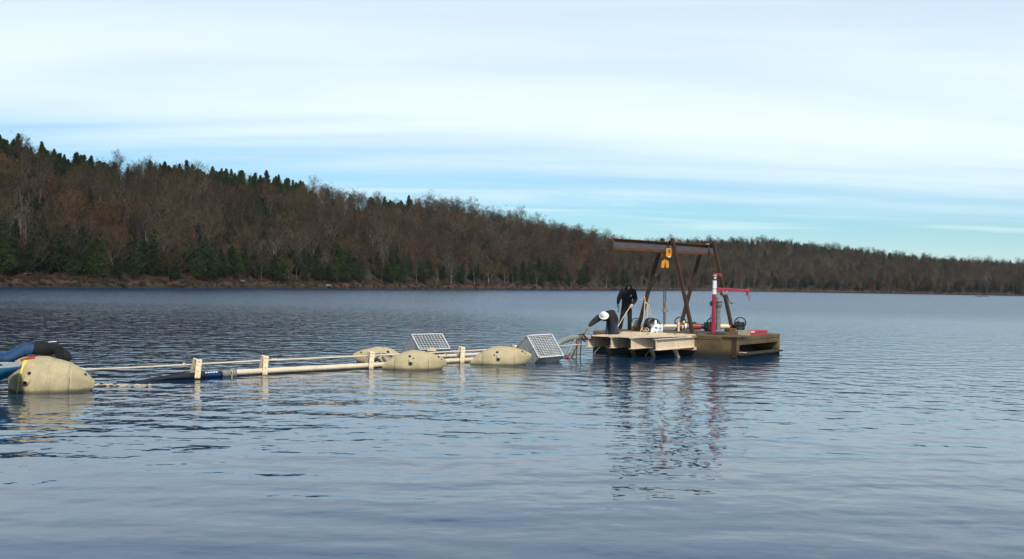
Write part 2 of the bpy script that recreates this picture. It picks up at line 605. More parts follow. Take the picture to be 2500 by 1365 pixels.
def hill_mat():
    m, t, b = new_mat('leaf_litter_ground')
    geo = N(t, 'ShaderNodeNewGeometry')
    n = N(t, 'ShaderNodeTexNoise')
    setin(n, {'Scale': 0.25, 'Detail': 8, 'Roughness': 0.7})
    t.links.new(geo.outputs['Position'], n.inputs['Vector'])
    c = mixc(t, smooth(t, n.outputs[0], 0.35, 0.65), (0.036, 0.024, 0.013), (0.016, 0.013, 0.008))
    sepn = N(t, 'ShaderNodeSeparateXYZ')
    t.links.new(geo.outputs['Position'], sepn.inputs[0])
    n3 = N(t, 'ShaderNodeTexNoise')
    setin(n3, {'Scale': 0.6, 'Detail': 6, 'Roughness': 0.7})
    t.links.new(geo.outputs['Position'], n3.inputs['Vector'])
    zz = math_node(t, 'ADD', sepn.outputs[2], math_node(t, 'MULTIPLY', math_node(t, 'SUBTRACT', n3.outputs[0], 0.5), 1.6))
    c = mixc(t, smooth(t, zz, 0.5, 0.75), (0.022, 0.016, 0.011), c)   # darker low along the waterline
    c = mixc(t, math_node(t, 'MULTIPLY', smooth(t, zz, 0.6, 0.9), smooth(t, zz, 2.3, 1.5)), c,
             mixc(t, smooth(t, n.outputs[0], 0.4, 0.62), (0.075, 0.036, 0.016), (0.04, 0.026, 0.011)))
    t.links.new(c, b.inputs['Base Color'])
    b.inputs['Roughness'].default_value = 0.95
    return m


me = bpy.data.meshes.new('hillside')
me.from_pydata(V.reshape(-1, 3).tolist(), [], faces)
me.polygons.foreach_set('use_smooth', [True] * len(faces))
me.materials.append(hill_mat())
o = bpy.data.objects.new('hillside', me)
COL.objects.link(o)
structure(o)

# ------------------------------------------------------------------ trees
rng = np.random.default_rng(11)


def rot_about(v, axis, ang):
    return Matrix.Rotation(ang, 3, axis) @ v


def bare_tree(seed, H=15.0, spread=1.0, leafy=0.0, low=0.3, pale=False, fork=False):
    """returns trunk mesh, crown mesh: tapered trunk with limbs; twigs (and withered leaves)"""
    rd = random.Random(seed)
    mbt = MB()
    twigs, leaves = [], []

    def limb(p, d, L, r, lev):
        k = 5 if lev == 0 else 4 if lev < 3 else 2
        pts, rs = [p.copy()], [r]
        dd = d.normalized()
        for i in range(k):
            j = Vector((rd.uniform(-1, 1), rd.uniform(-1, 1), rd.uniform(-.3, .9))) * (0.10 if lev == 0 else 0.26)
            dd = (dd + j + Vector((0, 0, 0.06 if lev else 0.03))).normalized()
            pts.append(pts[-1] + dd * L / k)
            rs.append(r * (1 - 0.72 * (i + 1) / k))
        if lev <= 3:
            mbt.tube(pts, rs, 6 if lev == 0 else 4 if lev == 1 else 3, cap=False)
        if lev >= 3:
            for q in range(5):
                t = rd.uniform(0.1, 1)
                i = min(int(t * k), k - 1)
                b = pts[i].lerp(pts[i + 1], t * k - i)
                tw = (dd + Vector((rd.gauss(0, .7), rd.gauss(0, .7), rd.gauss(.25, .5)))).normalized()
                l = rd.uniform(0.5, 1.25) * H / 15
                s = tw.cross(Vector((rd.gauss(0, 1), rd.gauss(0, 1), rd.gauss(0, 1)))).normalized() * rd.uniform(.024, .042)
                twigs.append((b - s, b + s, b + tw * l))
                if leafy and rd.random() < leafy:
                    for z in range(3):
                        c = b + tw * l * rd.uniform(0.2, 1.1) + Vector((rd.gauss(0, .16), rd.gauss(0, .16), rd.gauss(0, .1)))
                        a = Vector((rd.gauss(0, 1), rd.gauss(0, 1), rd.gauss(0, .5))).normalized() * rd.uniform(.10, .22)
                        e = Vector((rd.gauss(0, 1), rd.gauss(0, 1), rd.gauss(0, .5))).normalized() * rd.uniform(.10, .22)
                        leaves.append((c - a, c + e, c + a * .8))
            return
        nb = (rd.randint(11, 14), rd.randint(4, 6), rd.randint(4, 5))[lev]
        for q in range(nb):
            t = (low + (1 - low) * (q + rd.random()) / nb) if lev == 0 else rd.uniform(0.25, 1.0)
            i = min(int(t * k), k - 1)
            b = pts[i].lerp(pts[i + 1], t * k - i)
            rb = rs[i] + (rs[i + 1] - rs[i]) * (t * k - i)
            side = Vector((math.cos(q * 2.4 + rd.uniform(-.5, .5)), math.sin(q * 2.4 + rd.uniform(-.5, .5)), 0))
            up = (0.45 + 1.0 * t) if lev == 0 else 0.35
            if lev == 0:
                nd = (side * spread + Vector((0, 0, up))).normalized()
                nl = H * (0.46 - 0.14 * t) * rd.uniform(.8, 1.25)
            else:
                nd = (dd * 0.8 + side * 0.8 + Vector((0, 0, up * .5))).normalized()
                nl = L * rd.uniform(0.40, 0.62)
            limb(b, nd, nl, max(rb * (0.5 if lev == 0 else .6), 0.012), lev + 1)

    limb(Vector((0, 0, -0.4)), Vector((rd.uniform(-.06, .06), rd.uniform(-.06, .06), 1)), H * 0.62, H * 0.0125, 0)
    return mbt, np.array([[tuple(p) for p in t] for t in twigs]), (np.array([[tuple(p) for p in t] for t in leaves]) if leaves else None)


def tree_mesh_from(mbx, name, m):
    me = bpy.data.meshes.new(name)
    me.from_pydata(mbx.v, [], mbx.f)
    me.polygons.foreach_set('use_smooth', mbx.s)
    me.materials.append(M[m])
    me.update()
    return me


def merge_crown(name, tw, lv, mt, ml):
    n1 = len(tw)
    arr = tw if lv is None else np.concatenate([tw, lv])
    me = quads(name, arr, mt)
    if lv is not None:
        me.materials.append(M[ml])
        me.polygons.foreach_set('material_index', np.r_[np.zeros(n1, np.int32), np.ones(len(lv), np.int32)])
    return me


def cedar_tree(seed, H=9.0, wid=0.26, blunt=0.5):
    rd = np.random.default_rng(seed)
    mbt = MB()
    mbt.tube([(0, 0, -.4), (0.05, 0, H * .4), (0, 0.05, H * .93)], [H * .017, H * .011, H * .002], 5)
    tris = []
    nb = 190
    for i in range(nb):
        t = 0.06 + 0.94 * (i + rd.random()) / nb
        prof = (1 - t) ** blunt * (0.35 + 0.65 * min(1, t / .22))
        L = H * wid * prof * rd.uniform(.45, 1.25) + .12
        a = rd.uniform(0, 2 * math.pi)
        d = np.array([math.cos(a), math.sin(a), rd.uniform(.15, .75)])
        b = np.array([0, 0, t * H * .96])
        k = 26
        for q in range(k):
            u = rd.uniform(.15, 1) ** .7
            c = b + d * L * u + rd.normal(0, .10 + .07 * L, 3)
            e1 = rd.normal(0, 1, 3); e1 /= np.linalg.norm(e1)
            e2 = rd.normal(0, 1, 3) + np.array([0, 0, .6]); e2 /= np.linalg.norm(e2)
            s = rd.uniform(.12, .27)
            tris.append([c - e1 * s * .6, c + e1 * s * .6, c + e2 * s * 1.3])
    return mbt, np.array(tris)


def shrub_mesh(seed):
    rd = np.random.default_rng(seed)
    tris = []
    for i in range(420):
        b = rd.normal(0, .55, 3); b[2] = 0
        d = np.array([rd.normal(0, .5), rd.normal(0, .5), rd.uniform(.5, 1.2)])
        l = rd.uniform(.4, 1.7)
        s = np.cross(d, rd.normal(0, 1, 3)); s = s / np.linalg.norm(s) * rd.uniform(.04, .11)
        tris.append([b - s, b + s, b + d * l])
    return quads('brush', np.array(tris), 'brush')


KIND = {}
for kname, protos in {
    'bare': [(101, 15, 1.0, 0, .32, 'bark'), (102, 16, .8, 0, .38, 'bark'), (103, 13, 1.25, 0, .25, 'bark_pale'),
             (104, 17, .7, 0, .42, 'bark'), (105, 14, 1.1, .06, .3, 'bark_pale'), (106, 15, .9, .04, .3, 'bark')],
    'russet': [(201, 12, 1.0, .30, .2, 'bark'), (202, 14, .9, .22, .3, 'bark'), (203, 9, 1.2, .42, .12, 'bark_dark'), (204, 13, 1.0, .16, .25, 'bark_pale')],
}.items():
    KIND[kname] = []
    for (sd, H, spread, leafy, low, bk) in protos:
        mt, tw, lv = bare_tree(sd, H, spread, leafy, low)
        KIND[kname].append((tree_mesh_from(mt, 'trunk', bk), merge_crown('crown', tw, lv, 'twig', 'russet'), H))
KIND['cedar'] = []
for (sd, H, wd, bl) in [(301, 9, .34, .85), (302, 10, .30, .95), (303, 8, .42, .7), (304, 10, .36, .9), (305, 7, .48, .6)]:
    mt, tr = cedar_tree(sd, H, wd, bl)
    KIND['cedar'].append((tree_mesh_from(mt, 'trunk', 'bark_dark'), quads('crown', tr, 'cedar'), H))

# positions on the slopes
spots = []          # kind, x, y, scale, where


def visible_u(px):
    return -250 < px < 2750


def try_pack(n_try, umin, umax, dmin, dmax, spacing, chooser, zone):
    cell = {}
    cnt = 0
    for _ in range(n_try):
        u = rng.uniform(umin, umax)
        px = 1250 + FPX * u
        y0, y1 = dmin(px), dmax(px)
        y = math.sqrt(rng.uniform(y0 * y0, y1 * y1))
        x = u * y
        c = (int(x // spacing), int(y // spacing))
        ok = True
        for a in (-1, 0, 1):
            for b in (-1, 0, 1):
                for (qx, qy) in cell.get((c[0] + a, c[1] + b), ()):
                    if (qx - x) ** 2 + (qy - y) ** 2 < spacing ** 2:
                        ok = False
        if not ok:
            continue
        cell.setdefault(c, []).append((x, y))
        dr = max(float(ip(_r1d if zone == 'slope' else _r2d, px)), y0 + 30)
        t = (y - y0) / (dr - y0)
        k, sc = chooser(px, t)
        if k:
            spots.append((k, x, y, sc, zone))
            cnt += 1
    return cnt


def clump(x, a=0.0):
    return 0.5 + 0.5 * math.sin(x * .017 + a) * math.cos(x * .0071 + 2 * a)


def choose_left(px, t):
    r = rng.random()
    if t > 0.74 + .08 * math.sin(px * .02) and px < 1010:
        bare_here = (270 < px < 370) or (735 < px < 935)
        if bare_here:
            return ('bare', rng.uniform(.52, .68)) if r < .72 else ('cedar', rng.uniform(.7, .95))
        return ('cedar', rng.uniform(.72, 1.12)) if r < .80 else ('bare', rng.uniform(.40, .56))
    if t > 0.84:
        return ('bare', rng.uniform(.62, .92)) if r < .70 else (('russet', rng.uniform(.65, .9)) if r < .93 else ('cedar', rng.uniform(.7, 1.0)))
    pc = 0.20 + 0.22 * clump(px + 300 * t, 1.0)
    if px > 950:
        pc *= .4
    pr = 0.22 + 0.26 * clump(px * 1.3 + 500 * t, 2.2) + (0.15 if px > 1000 else 0)
    if r < pc:
        return 'cedar', rng.uniform(.75, 1.1)
    if r < pc + pr:
        return 'russet', rng.uniform(.75, 1.05)
    return 'bare', rng.uniform(.72, 1.05) if t < .6 or px > 1010 else rng.uniform(.55, .75)


def choose_right(px, t):
    r = rng.random()
    if t > .82:
        return ('cedar', rng.uniform(.75, 1.1)) if r < .60 else ('bare', rng.uniform(.55, .85))
    if r < .12 + (.2 if px > 2380 and t < .3 else 0):
        return 'cedar', rng.uniform(.65, 1.0)
    if r < .12 + (.28 if t < .5 else .08):
        return 'russet', rng.uniform(.6, .85)
    return 'bare', rng.uniform(.58, .85)


sh = lambda px: float(ip(_shore, px)) + 2.5 * math.sin(px * .021) + 1.5 * math.sin(px * .063)
try_pack(26000, -0.56, 0.13, lambda p: sh(p) + 12, lambda p: float(ip(_r1d, p)) + 55, 4.3, choose_left, 'slope')
# front row: cedars with saplings and a few tall pale trunks
for _ in range(360):
    px = rng.uniform(-250, 1560)
    y = sh(px) + rng.uniform(3.2, 13)
    r = rng.random()
    dens = clump(px * 1.6, .3)
    if r < .50 + .25 * dens:
        spots.append(('cedar', (px - 1250) / FPX * y, y, rng.uniform(.6, 1.08), 'shore'))
    elif r < .85:
        spots.append(('russet', (px - 1250) / FPX * y, y, rng.uniform(.35, .65), 'shore'))
    else:
        spots.append(('bare', (px - 1250) / FPX * y, y, rng.uniform(.55, .95), 'shore'))
try_pack(26000, 0.05, 0.56, lambda p: max(sh(p) + 8, 705 if p < 1700 else 0), lambda p: float(ip(_r2d, p)) + 70, 5.2, choose_right, 'far')

for _ in range(620):
    px = rng.uniform(1480, 2720)
    y = max(sh(px), 640) + rng.uniform(3, 22)
    r = rng.random()
    k = 'cedar' if r < (.55 if px > 2330 else .30) else 'russet' if r < .75 else 'bare'
    spots.append((k, (px - 1250) / FPX * y, y, rng.uniform(.35, .75), 'far'))

for _ in range(300):
    px = rng.uniform(-260, 1000)
    if 275 < px < 360 or 745 < px < 925:
        continue
    d_ = float(ip(_r1d, px))
    y = sh(px) + (d_ - sh(px)) * rng.uniform(.86, 1.12)
    spots.append(('cedar', (px - 1250) / FPX * y, y, rng.uniform(.6, 1.0), 'slope'))

order = {'bare': [], 'russet': [], 'cedar': []}
for s_ in spots:
    order[s_[0]].append(s_)
TREE_NAME = {'bare': 'bare_tree', 'russet': 'russet_oak', 'cedar': 'cedar_tree'}
KIND_WORDS = {'bare': 'leafless grey tree', 'russet': 'oak with russet leaves', 'cedar': 'dark green cedar'}


def tree_words(kind, zone, x, y):
    px = 1250 + FPX * x / y
    if zone == 'far':
        lv = 'on the far right hill'
        pl = 'behind the gantry' if px < 1760 else 'right of the red davit' if px < 2120 else 'towards the right edge'
    else:
        t_ = (y - sh(px)) / (float(ip(_r1d, px)) - sh(px))
        lv = 'along the left shore' if zone == 'shore' else 'low on the left hill' if t_ < .4 else 'halfway up the left hill' if t_ < .8 else 'on the left hill ridge'
        pl = ('above the large tan bag' if px < 330 else 'above the black hose' if px < 640 else 'above the plain pipe run' if px < 860
              else 'above the middle tan bags' if px < 1130 else 'above the grated box' if px < 1400 else 'behind the hooded person')
    return KIND_WORDS[kind] + ' ' + lv + ', ' + pl, {'bare': 'bare trees ', 'russet': 'russet oaks ', 'cedar': 'cedars '}[kind] + lv + ', ' + pl


def put_tree(kind, proto, x, y, sc, zone, rz):
    tm, cm, H = KIND[kind][proto]
    z = float(ground(np.array(x), np.array(y)))
    r = bpy.data.objects.new(TREE_NAME[kind], None)
    COL.objects.link(r)
    r.location = (x, y, z)
    r.rotation_euler = (0, 0, rz)
    r.scale = (sc, sc, sc * rng.uniform(.92, 1.08))
    lb, gp = tree_words(kind, zone, x, y)
    tag(r, lb, 'tree', gp)
    a = bpy.data.objects.new('trunk', tm); COL.objects.link(a); a.parent = r
    b = bpy.data.objects.new('crown', cm); COL.objects.link(b); b.parent = r
    return r, a, b


def scatter_stuff(name, kind, rest, firsts):
    """the rest of a kind: one object, instances of that kind's meshes on its points"""
    me = bpy.data.meshes.new(name)
    pts = []
    for (k, x, y, sc, zone) in rest:
        pts.append((x, y, float(ground(np.array(x), np.array(y)))))
    me.from_pydata(pts, [], [])
    sc_a = me.attributes.new('scl', 'FLOAT', 'POINT')
    sc_a.data.foreach_set('value', [s_[3] for s_ in rest])
    id_a = me.attributes.new('idx', 'INT', 'POINT')
    id_a.data.foreach_set('value', [int(rng.integers(len(firsts))) for _ in rest])
    ro_a = me.attributes.new('rz', 'FLOAT', 'POINT')
    ro_a.data.foreach_set('value', [float(rng.uniform(0, 6.28)) for _ in rest])
    o = bpy.data.objects.new(name, me)
    COL.objects.link(o)
    o['kind'] = 'stuff'
    g = bpy.data.node_groups.new(name, 'GeometryNodeTree')
    g.interface.new_socket('Geometry', in_out='INPUT', socket_type='NodeSocketGeometry')
    g.interface.new_socket('Geometry', in_out='OUTPUT', socket_type='NodeSocketGeometry')
    gi, go = N(g, 'NodeGroupInput'), N(g, 'NodeGroupOutput')
    jo = N(g, 'GeometryNodeJoinGeometry')

    def attr(nm, dt):
        a = N(g, 'GeometryNodeInputNamedAttribute', data_type=dt)
        a.inputs['Name'].default_value = nm
        return [s for s in a.outputs if s.enabled][0]
    sc_o, id_o, rz_o = attr('scl', 'FLOAT'), attr('idx', 'INT'), attr('rz', 'FLOAT')
    cx = N(g, 'ShaderNodeCombineXYZ')
    g.links.new(rz_o, cx.inputs[2])
    for i, objs in enumerate(firsts):
        cmp = N(g, 'FunctionNodeCompare', data_type='INT', operation='EQUAL')
        ins = [s for s in cmp.inputs if s.enabled]
        g.links.new(id_o, ins[0])
        ins[1].default_value = i
        j2 = N(g, 'GeometryNodeJoinGeometry')
        for ob in objs:
            oi = N(g, 'GeometryNodeObjectInfo', transform_space='ORIGINAL')
            oi.inputs['Object'].default_value = ob
            oi.inputs['As Instance'].default_value = False
            g.links.new(oi.outputs['Geometry'], j2.inputs[0])
        ii = N(g, 'GeometryNodeInstanceOnPoints')
        g.links.new(gi.outputs[0], ii.inputs['Points'])
        g.links.new(cmp.outputs[0], ii.inputs['Selection'])
        g.links.new(j2.outputs[0], ii.inputs['Instance'])
        g.links.new(cx.outputs[0], ii.inputs['Rotation'])
        g.links.new(sc_o, ii.inputs['Scale'])
        g.links.new(ii.outputs[0], jo.inputs[0])
    g.links.new(jo.outputs[0], go.inputs[0])
    md = o.modifiers.new('scatter', 'NODES')
    md.node_group = g
    return o


for kind, lst in order.items():
    def big(s_):
        pxx = 1250 + FPX * s_[1] / s_[2]
        vis = 1.0 if -40 < pxx < 2540 else 0.2
        front = 1.6 if s_[4] == 'shore' else 1.0
        return -s_[3] / s_[2] * vis * front
    lst.sort(key=big)
    firsts = {}
    for i, (k, x, y, sc, zone) in enumerate(lst[:300]):
        pr = int(rng.integers(len(KIND[kind])))
        r, a, b = put_tree(kind, pr, x, y, sc, zone, rng.uniform(0, 6.28))
        firsts.setdefault(pr, (a, b))
    scatter_stuff({'bare': 'bare_woodland', 'russet': 'russet_woodland', 'cedar': 'evergreen_woodland'}[kind], kind, lst[300:],
                  [firsts[q] for q in sorted(firsts)])

# dry brush along the bank: one mass
br = [shrub_mesh(s_) for s_ in (1, 2, 3)]
allv = []
base = [np.array([v.co[:] for v in m_.vertices]) for m_ in br]
for _ in range(2000):
    px = rng.uniform(-200, 1700) if rng.random() < .75 else rng.uniform(1600, 2700)
    y = sh(px) + rng.uniform(.4, 8)
    x = (px - 1250) / FPX * y
    z = float(ground(np.array(x), np.array(y)))
    a = rng.uniform(0, 6.28)
    s_ = rng.uniform(.2, .7)
    q = base[rng.integers(3)]
    ca, sa = math.cos(a) * s_, math.sin(a) * s_
    allv.append(np.stack([q[:, 0] * ca - q[:, 1] * sa + x, q[:, 0] * sa + q[:, 1] * ca + y, q[:, 2] * s_ + z - .1], 1)[:3 * 160])
allv = np.concatenate(allv).reshape(-1, 3, 3)
o = bpy.data.objects.new('dry_brush', quads('dry_brush', allv, 'brush'))
COL.objects.link(o)
o['kind'] = 'stuff'
for m_ in br:
    bpy.data.meshes.remove(m_)

# ------------------------------------------------------------------ thin winter haze
hm = bpy.data.materials.new('haze')
hm.use_nodes = True
hm.node_tree.nodes.clear()
hv = N(hm.node_tree, 'ShaderNodeVolumePrincipled')
setin(hv, {'Color': (0.80, 0.86, 0.96, 1), 'Density': 0.00004, 'Anisotropy': 0.2})
ho = N(hm.node_tree, 'ShaderNodeOutputMaterial')
hm.node_tree.links.new(hv.outputs[0], ho.inputs['Volume'])
M['haze'] = hm
mb = MB()
mb.obox((-1520, -80, -1.8), (3040, 0, 0), (0, 1580, 0), (0, 0, 76))
mb.build('haze', 'haze', None, kind='stuff')

# ------------------------------------------------------------------ the concrete barge
BN = Vector((8.31, 42.1, 0))
BF = Vector((-.83, .557, 0)).normalized()
BS = Vector((.557, .83, 0)).normalized()
BL, BD, DECK = 6.1, 4.3, 0.80
UP = Vector((0, 0, 1))


def B(i, j, z):
    return BN + BF * i + BS * j + UP * z


t = thing('barge', B(BL / 2, BD / 2, 0), 'brown concrete work barge floating on the lake with a dark slot in its side', 'barge')
mb = MB()
mb.obox(B(0, 0, .64), BF * BL, BS * BD, UP * .16)                    # deck slab
mb.obox(B(.0, 0, -.5), BF * BL, BS * .22, UP * 1.138)                # front wall
mb.obox(B(.0, BD - .22, -.5), BF * BL, BS * .22, UP * 1.138)         # back wall
mb.obox(B(BL - .22, .222, -.5), BF * .22, BS * (BD - .446), UP * 1.138)
mb.obox(B(0, .222, .472), BF * .22, BS * (BD - .446), UP * .166)     # band over the slot
mb.obox(B(.0, .222, -.5), BF * .22, BS * (BD - .446), UP * .60)      # sill band below the slot
mb.build('hull', 'concrete', t, bevel=.025)
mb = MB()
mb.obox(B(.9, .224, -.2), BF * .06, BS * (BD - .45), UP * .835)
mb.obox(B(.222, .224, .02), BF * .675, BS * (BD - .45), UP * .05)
mb.build('slot_shade_panels', 'hole', t)  # near-black panels stand in for the shade inside the slot
mb = MB()
mb.obox(B(-.13, -.02, .10), BF * .40, BS * (BD + .03), UP * .07)
mb.build('ledge', 'concrete', t, bevel=.012)
mb = MB()
mb.obox(B(.03, -.022, .02), BF * .17, BS * .02, UP * .76)
mb.obox(B(-.03, -.035, .735), BF * .62, BS * .032, UP * .05)
mb.obox(B(-.035, .0, .735), BF * .032, BS * .75, UP * .05)
mb.build('corner_strap', 'rust', t)
mb = MB()
for q in range(46):
    i, j = random.uniform(.1, BL - .3), random.uniform(.1, 1.6)
    s_ = random.uniform(.02, .06)
    mb.obox(B(i, j, DECK), BF * s_, BS * s_ * random.uniform(.6, 1.8), UP * random.uniform(.01, .03))
mb.build('deck_rubble', 'wood', t, kind='stuff')
mb = MB()
mb.tube(curve_pts([B(.10, .35, .18), B(.12, .6, .20), B(.05, .9, .175), B(.1, 1.15, .18)]), .014, 6)
tag(mb.build('driftwood', 'plank', None, at=B(.1, .7, .18)), 'pale crooked stick lying on the ledge inside the barge slot', 'stick')

# ------------------------------------------------------------------ cream cantilever platform on the barge front
ES = P(1601, 842, 40.4)
ES.z = 0
t = thing('beam_platform', B(3.4, -1.2, 0), 'cream steel platform of four stepped I-beams cantilevered off the barge front', 'platform')
ZB, ZT = .36, .72
tips = []
for k, st in enumerate((0, .98, 1.80, 2.75)):
    o0 = ES + BF * st
    rel = o0 - BN
    out = -rel.dot(BS)                                           # distance out from the barge face
    i0 = rel.dot(BF)
    tips.append((i0, out))
    mb = MB()
    mb.obox(B(i0 - .008, -out, ZB), BF * .016, BS * (out - .01), UP * (ZT - ZB))
    web = mb.build('beam_web', 'cream', t)
    mb = MB()
    mb.obox(B(i0 - .09, -out, ZB - .018), BF * .18, BS * (out - .01), UP * .018)
    mb.build('lower_flange', 'cream', t)
    mb = MB()
    mb.obox(B(i0 - .09, -out, ZT), BF * .18, BS * (out - .01), UP * .018)
    mb.build('upper_flange', 'cream', t)
# struts under the beams
for (x0, y0, x1, y1, d0, d1) in ((1646, 851, 1657, 876, 41.9, 42.5), (1588, 848, 1596.5, 871, 42.2, 43.0),
                                 (1538, 846, 1548.5, 867, 42.6, 43.6), (1482, 844, 1490.5, 865, 43.2, 44.2)):
    mb = MB()
    mb.bar(P(x0, y0, d0), P(x1, y1, d1), .13, .10, BF)
    mb.build('strut', 'cream', t)
for (x0, y0, x1, y1, d0) in ((1467, 844, 1451, 862, 43.8), (1585, 857, 1574, 869, 42.8)):
    mb = MB()
    mb.tube([P(x0, y0, d0), P(x1, y1, d0 + .3)], .02, 6)
    mb.build('tie_rod', 'cream', t)
pt, po = tips[3]
ct, co = tips[1]
mb = MB()
poly = [B(pt + .12, -po, ZT + .020), B(ct - .1, -co + .02, ZT + .020), B(1.95, -.55, ZT + .020), B(1.95, -.02, ZT + .020), B(pt + .14, -.02, ZT + .020)]
mb.prism(poly, UP * .022)
mb.build('deck_plate', 'plank', t)
mb = MB()                                                      # header along the barge edge: a channel
mb.obox(B(1.66, -.36, .780), BF * 3.35, BS * .36, UP * .02)
mb.obox(B(1.66, -.36, .738), BF * 3.35, BS * .03, UP * .040)
mb.build('header_channel', 'cream', t)
mb = MB()
mb.obox(B(1.68, -.24, .8025), BF * 2.95, BS * .22, UP * .028)
mb.build('header_cap', 'plank', t)
mb = MB()
for z_ in (.24, .335):
    mb.obox(B(1.62, -.22, z_), BF * 4.2, BS * .21, UP * .02)
mb.obox(B(1.62, -.03, .262), BF * 4.2, BS * .018, UP * .071)
mb.obox(B(1.62, -.22, .262), BF * .02, BS * .188, UP * .071)
mb.build('lower_channel', 'cream', t)
mb = MB()
mb.obox(B(1.80, -.30, .64), BF * .16, BS * .28, UP * .07)
mb.build('bracket', 'cream', t)
mb = MB()
c = P(1650, 819.5, 43.3)
mb.lathe(c + BS * .1, -BS, [(0, .001), (0, .09), (.14, .10), (.2, .06), (.21, .001)], 12)
mb.build('wooden_plug', 'wood', t)

# ------------------------------------------------------------------ rusty gantry
bm0, bm1 = P(1498, 595.5, 42.4), P(1745, 611.5, 47.6)
zb = (bm0.z + bm1.z) / 2
bm0.z = bm1.z = zb
gd = (bm1 - bm0).normalized()
gs = gd.cross(UP).normalized()
t = thing('gantry', B(2.6, 2.0, DECK), 'rusty brown gantry of two A-frames carrying a long I-beam above the barge deck', 'gantry')
HB = .185
mb = MB()
mb.bar(bm0, bm1, .014, HB * 2)
mb.build('beam_web', 'web', t)
for sg in (-1, 1):
    mb = MB()
    mb.bar(bm0 + UP * sg * (HB + .012), bm1 + UP * sg * (HB + .012), .20, .026)
    mb.build('flange', 'rust_red', t)
    for sd in (-1, 1):
        mb.v and None
mb = MB()
for sd in (-1, 1):
    mb.bar(bm0 + UP * (HB - .045) + gs * sd * .012, bm1 + UP * (HB - .045) + gs * sd * .012, .008, .09)
    mb.bar(bm0 - UP * (HB - .04) + gs * sd * .012, bm1 - UP * (HB - .04) + gs * sd * .012, .008, .075)
mb.build('rust_band', 'rust_red', t)


def leg(pt_, pb_, wd=.122):
    m_ = MB()
    m_.bar(pb_, pt_, wd, wd, gd)
    return m_.build('leg', 'rust', t, bevel=.008)


def deckpt(px, py, d):
    q = P(px, py, d)
    q.z = DECK
    return q


A1r_t, A1r_b = P(1641, 581.5, 44.75), deckpt(1691, 813, 44.4)
A1l_t, A1l_b = P(1618, 582.5, 45.45), deckpt(1556, 807, 46.0)
A2r_t, A2r_b = P(1741.5, 590, 46.9), deckpt(1789, 806, 46.5)
A2l_t, A2l_b = P(1717, 590.5, 47.7), deckpt(1659, 806, 47.6)
for a_, b_ in ((A1r_t, A1r_b), (A1l_t, A1l_b), (A2r_t, A2r_b), (A2l_t, A2l_b)):
    leg(a_, b_)
for (a_, b_) in ((A1l_t, A1r_t), (A2l_t, A2r_t)):
    mb = MB()
    dn = -UP * .16
    mb.bar(a_ + dn, b_ + dn, .06, .13)
    cp = mb.build('cross_plate', 'rust', t)
    mid = a_.lerp(b_, .55) + dn - gd * .06
    mb = MB()
    for s_ in (-.045, .045):
        mb.tube([mid + gs * s_ - UP * .07, mid + gs * s_ + UP * .09], .014, 6)
    mb.build('bolt', 'white', cp)
for b_ in (A1r_b, A1l_b, A2r_b, A2l_b):
    mb = MB()
    mb.box(b_ + UP * .012, .3, .3, .02, gd, gs, UP)
    mb.build('foot_plate', 'rust', t)

# chain hoist hanging on the beam
HP = P(1631.5, 617.5, 44.75)
t = thing('chain_hoist', HP, 'yellow chain hoist hanging from the rusty gantry beam', 'hoist')
CX = Vector((1, 0, 0))
CY = Vector((0, 1, 0))


def rbox(mbx, c, sx, sy, sz, r, X=CX, Y=CY, Z=UP, n=5):
    """box with rounded corners in its X-Z outline"""
    pts = []
    for (qx, qz, a0) in ((1, 1, 0), (-1, 1, 90), (-1, -1, 180), (1, -1, 270)):
        for k in range(n):
            a = R(a0 + 90 * k / (n - 1))
            pts.append(Vector(c) + Vector(X) * (qx * (sx / 2 - r) + r * math.cos(a)) + Vector(Z) * (qz * (sz / 2 - r) + r * math.sin(a)) - Vector(Y) * sy / 2)
    mbx.prism(pts, Vector(Y) * sy)


mb = MB()
rbox(mb, HP, .22, .26, .36, .085)
mb.build('motor_cover', 'orange', t, bevel=.012)
mb = MB()
rbox(mb, HP - UP * .16 - CY * .135 + CX * .03, .09, .02, .035, .01)
mb.build('nameplate', 'white', t)
mb = MB()
rbox(mb, P(1620.5, 622, 45.05), .20, .16, .22, .04)
mb.obox(P(1626, 612, 45.0), CX * .05, CY * .1, UP * .1)
mb.build('trolley', 'orange', t, bevel=.01)
mb = MB()
c = P(1623, 645.5, 44.8)
rbox(mb, c - CX * .075 + CY * .01, .13, .17, .30, .055, Z=(UP + CX * .16).normalized(), X=(CX - UP * .16).normalized())
mb.build('pulley_cheek', 'orange', t, bevel=.012)
mb = MB()
rbox(mb, c + CX * .085, .13, .17, .30, .06, Z=(UP - CX * .1).normalized(), X=(CX + UP * .1).normalized())
mb.build('pulley_cheek', 'orange', t, bevel=.012)
mb = MB()
rbox(mb, c + UP * .16 + CX * .02, .11, .12, .16, .05)
mb.build('swivel', 'orange', t, bevel=.01)


def chain(mbx, a, b, link=.085, r=.011, wd=.028):
    a, b = Vector(a), Vector(b)
    n = max(2, int((b - a).length / (link * .75)))
    d = (b - a).normalized()
    for k in range(n):
        m_ = a.lerp(b, (k + .5) / n)
        sd = CX if k % 2 else CY
        mbx.tube([m_ - d * link / 2, m_ - d * link / 4 + sd * wd, m_ + d * link / 4 + sd * wd, m_ + d * link / 2,
                  m_ + d * link / 4 - sd * wd, m_ - d * link / 4 - sd * wd, m_ - d * link / 2], r, 4, cap=False)


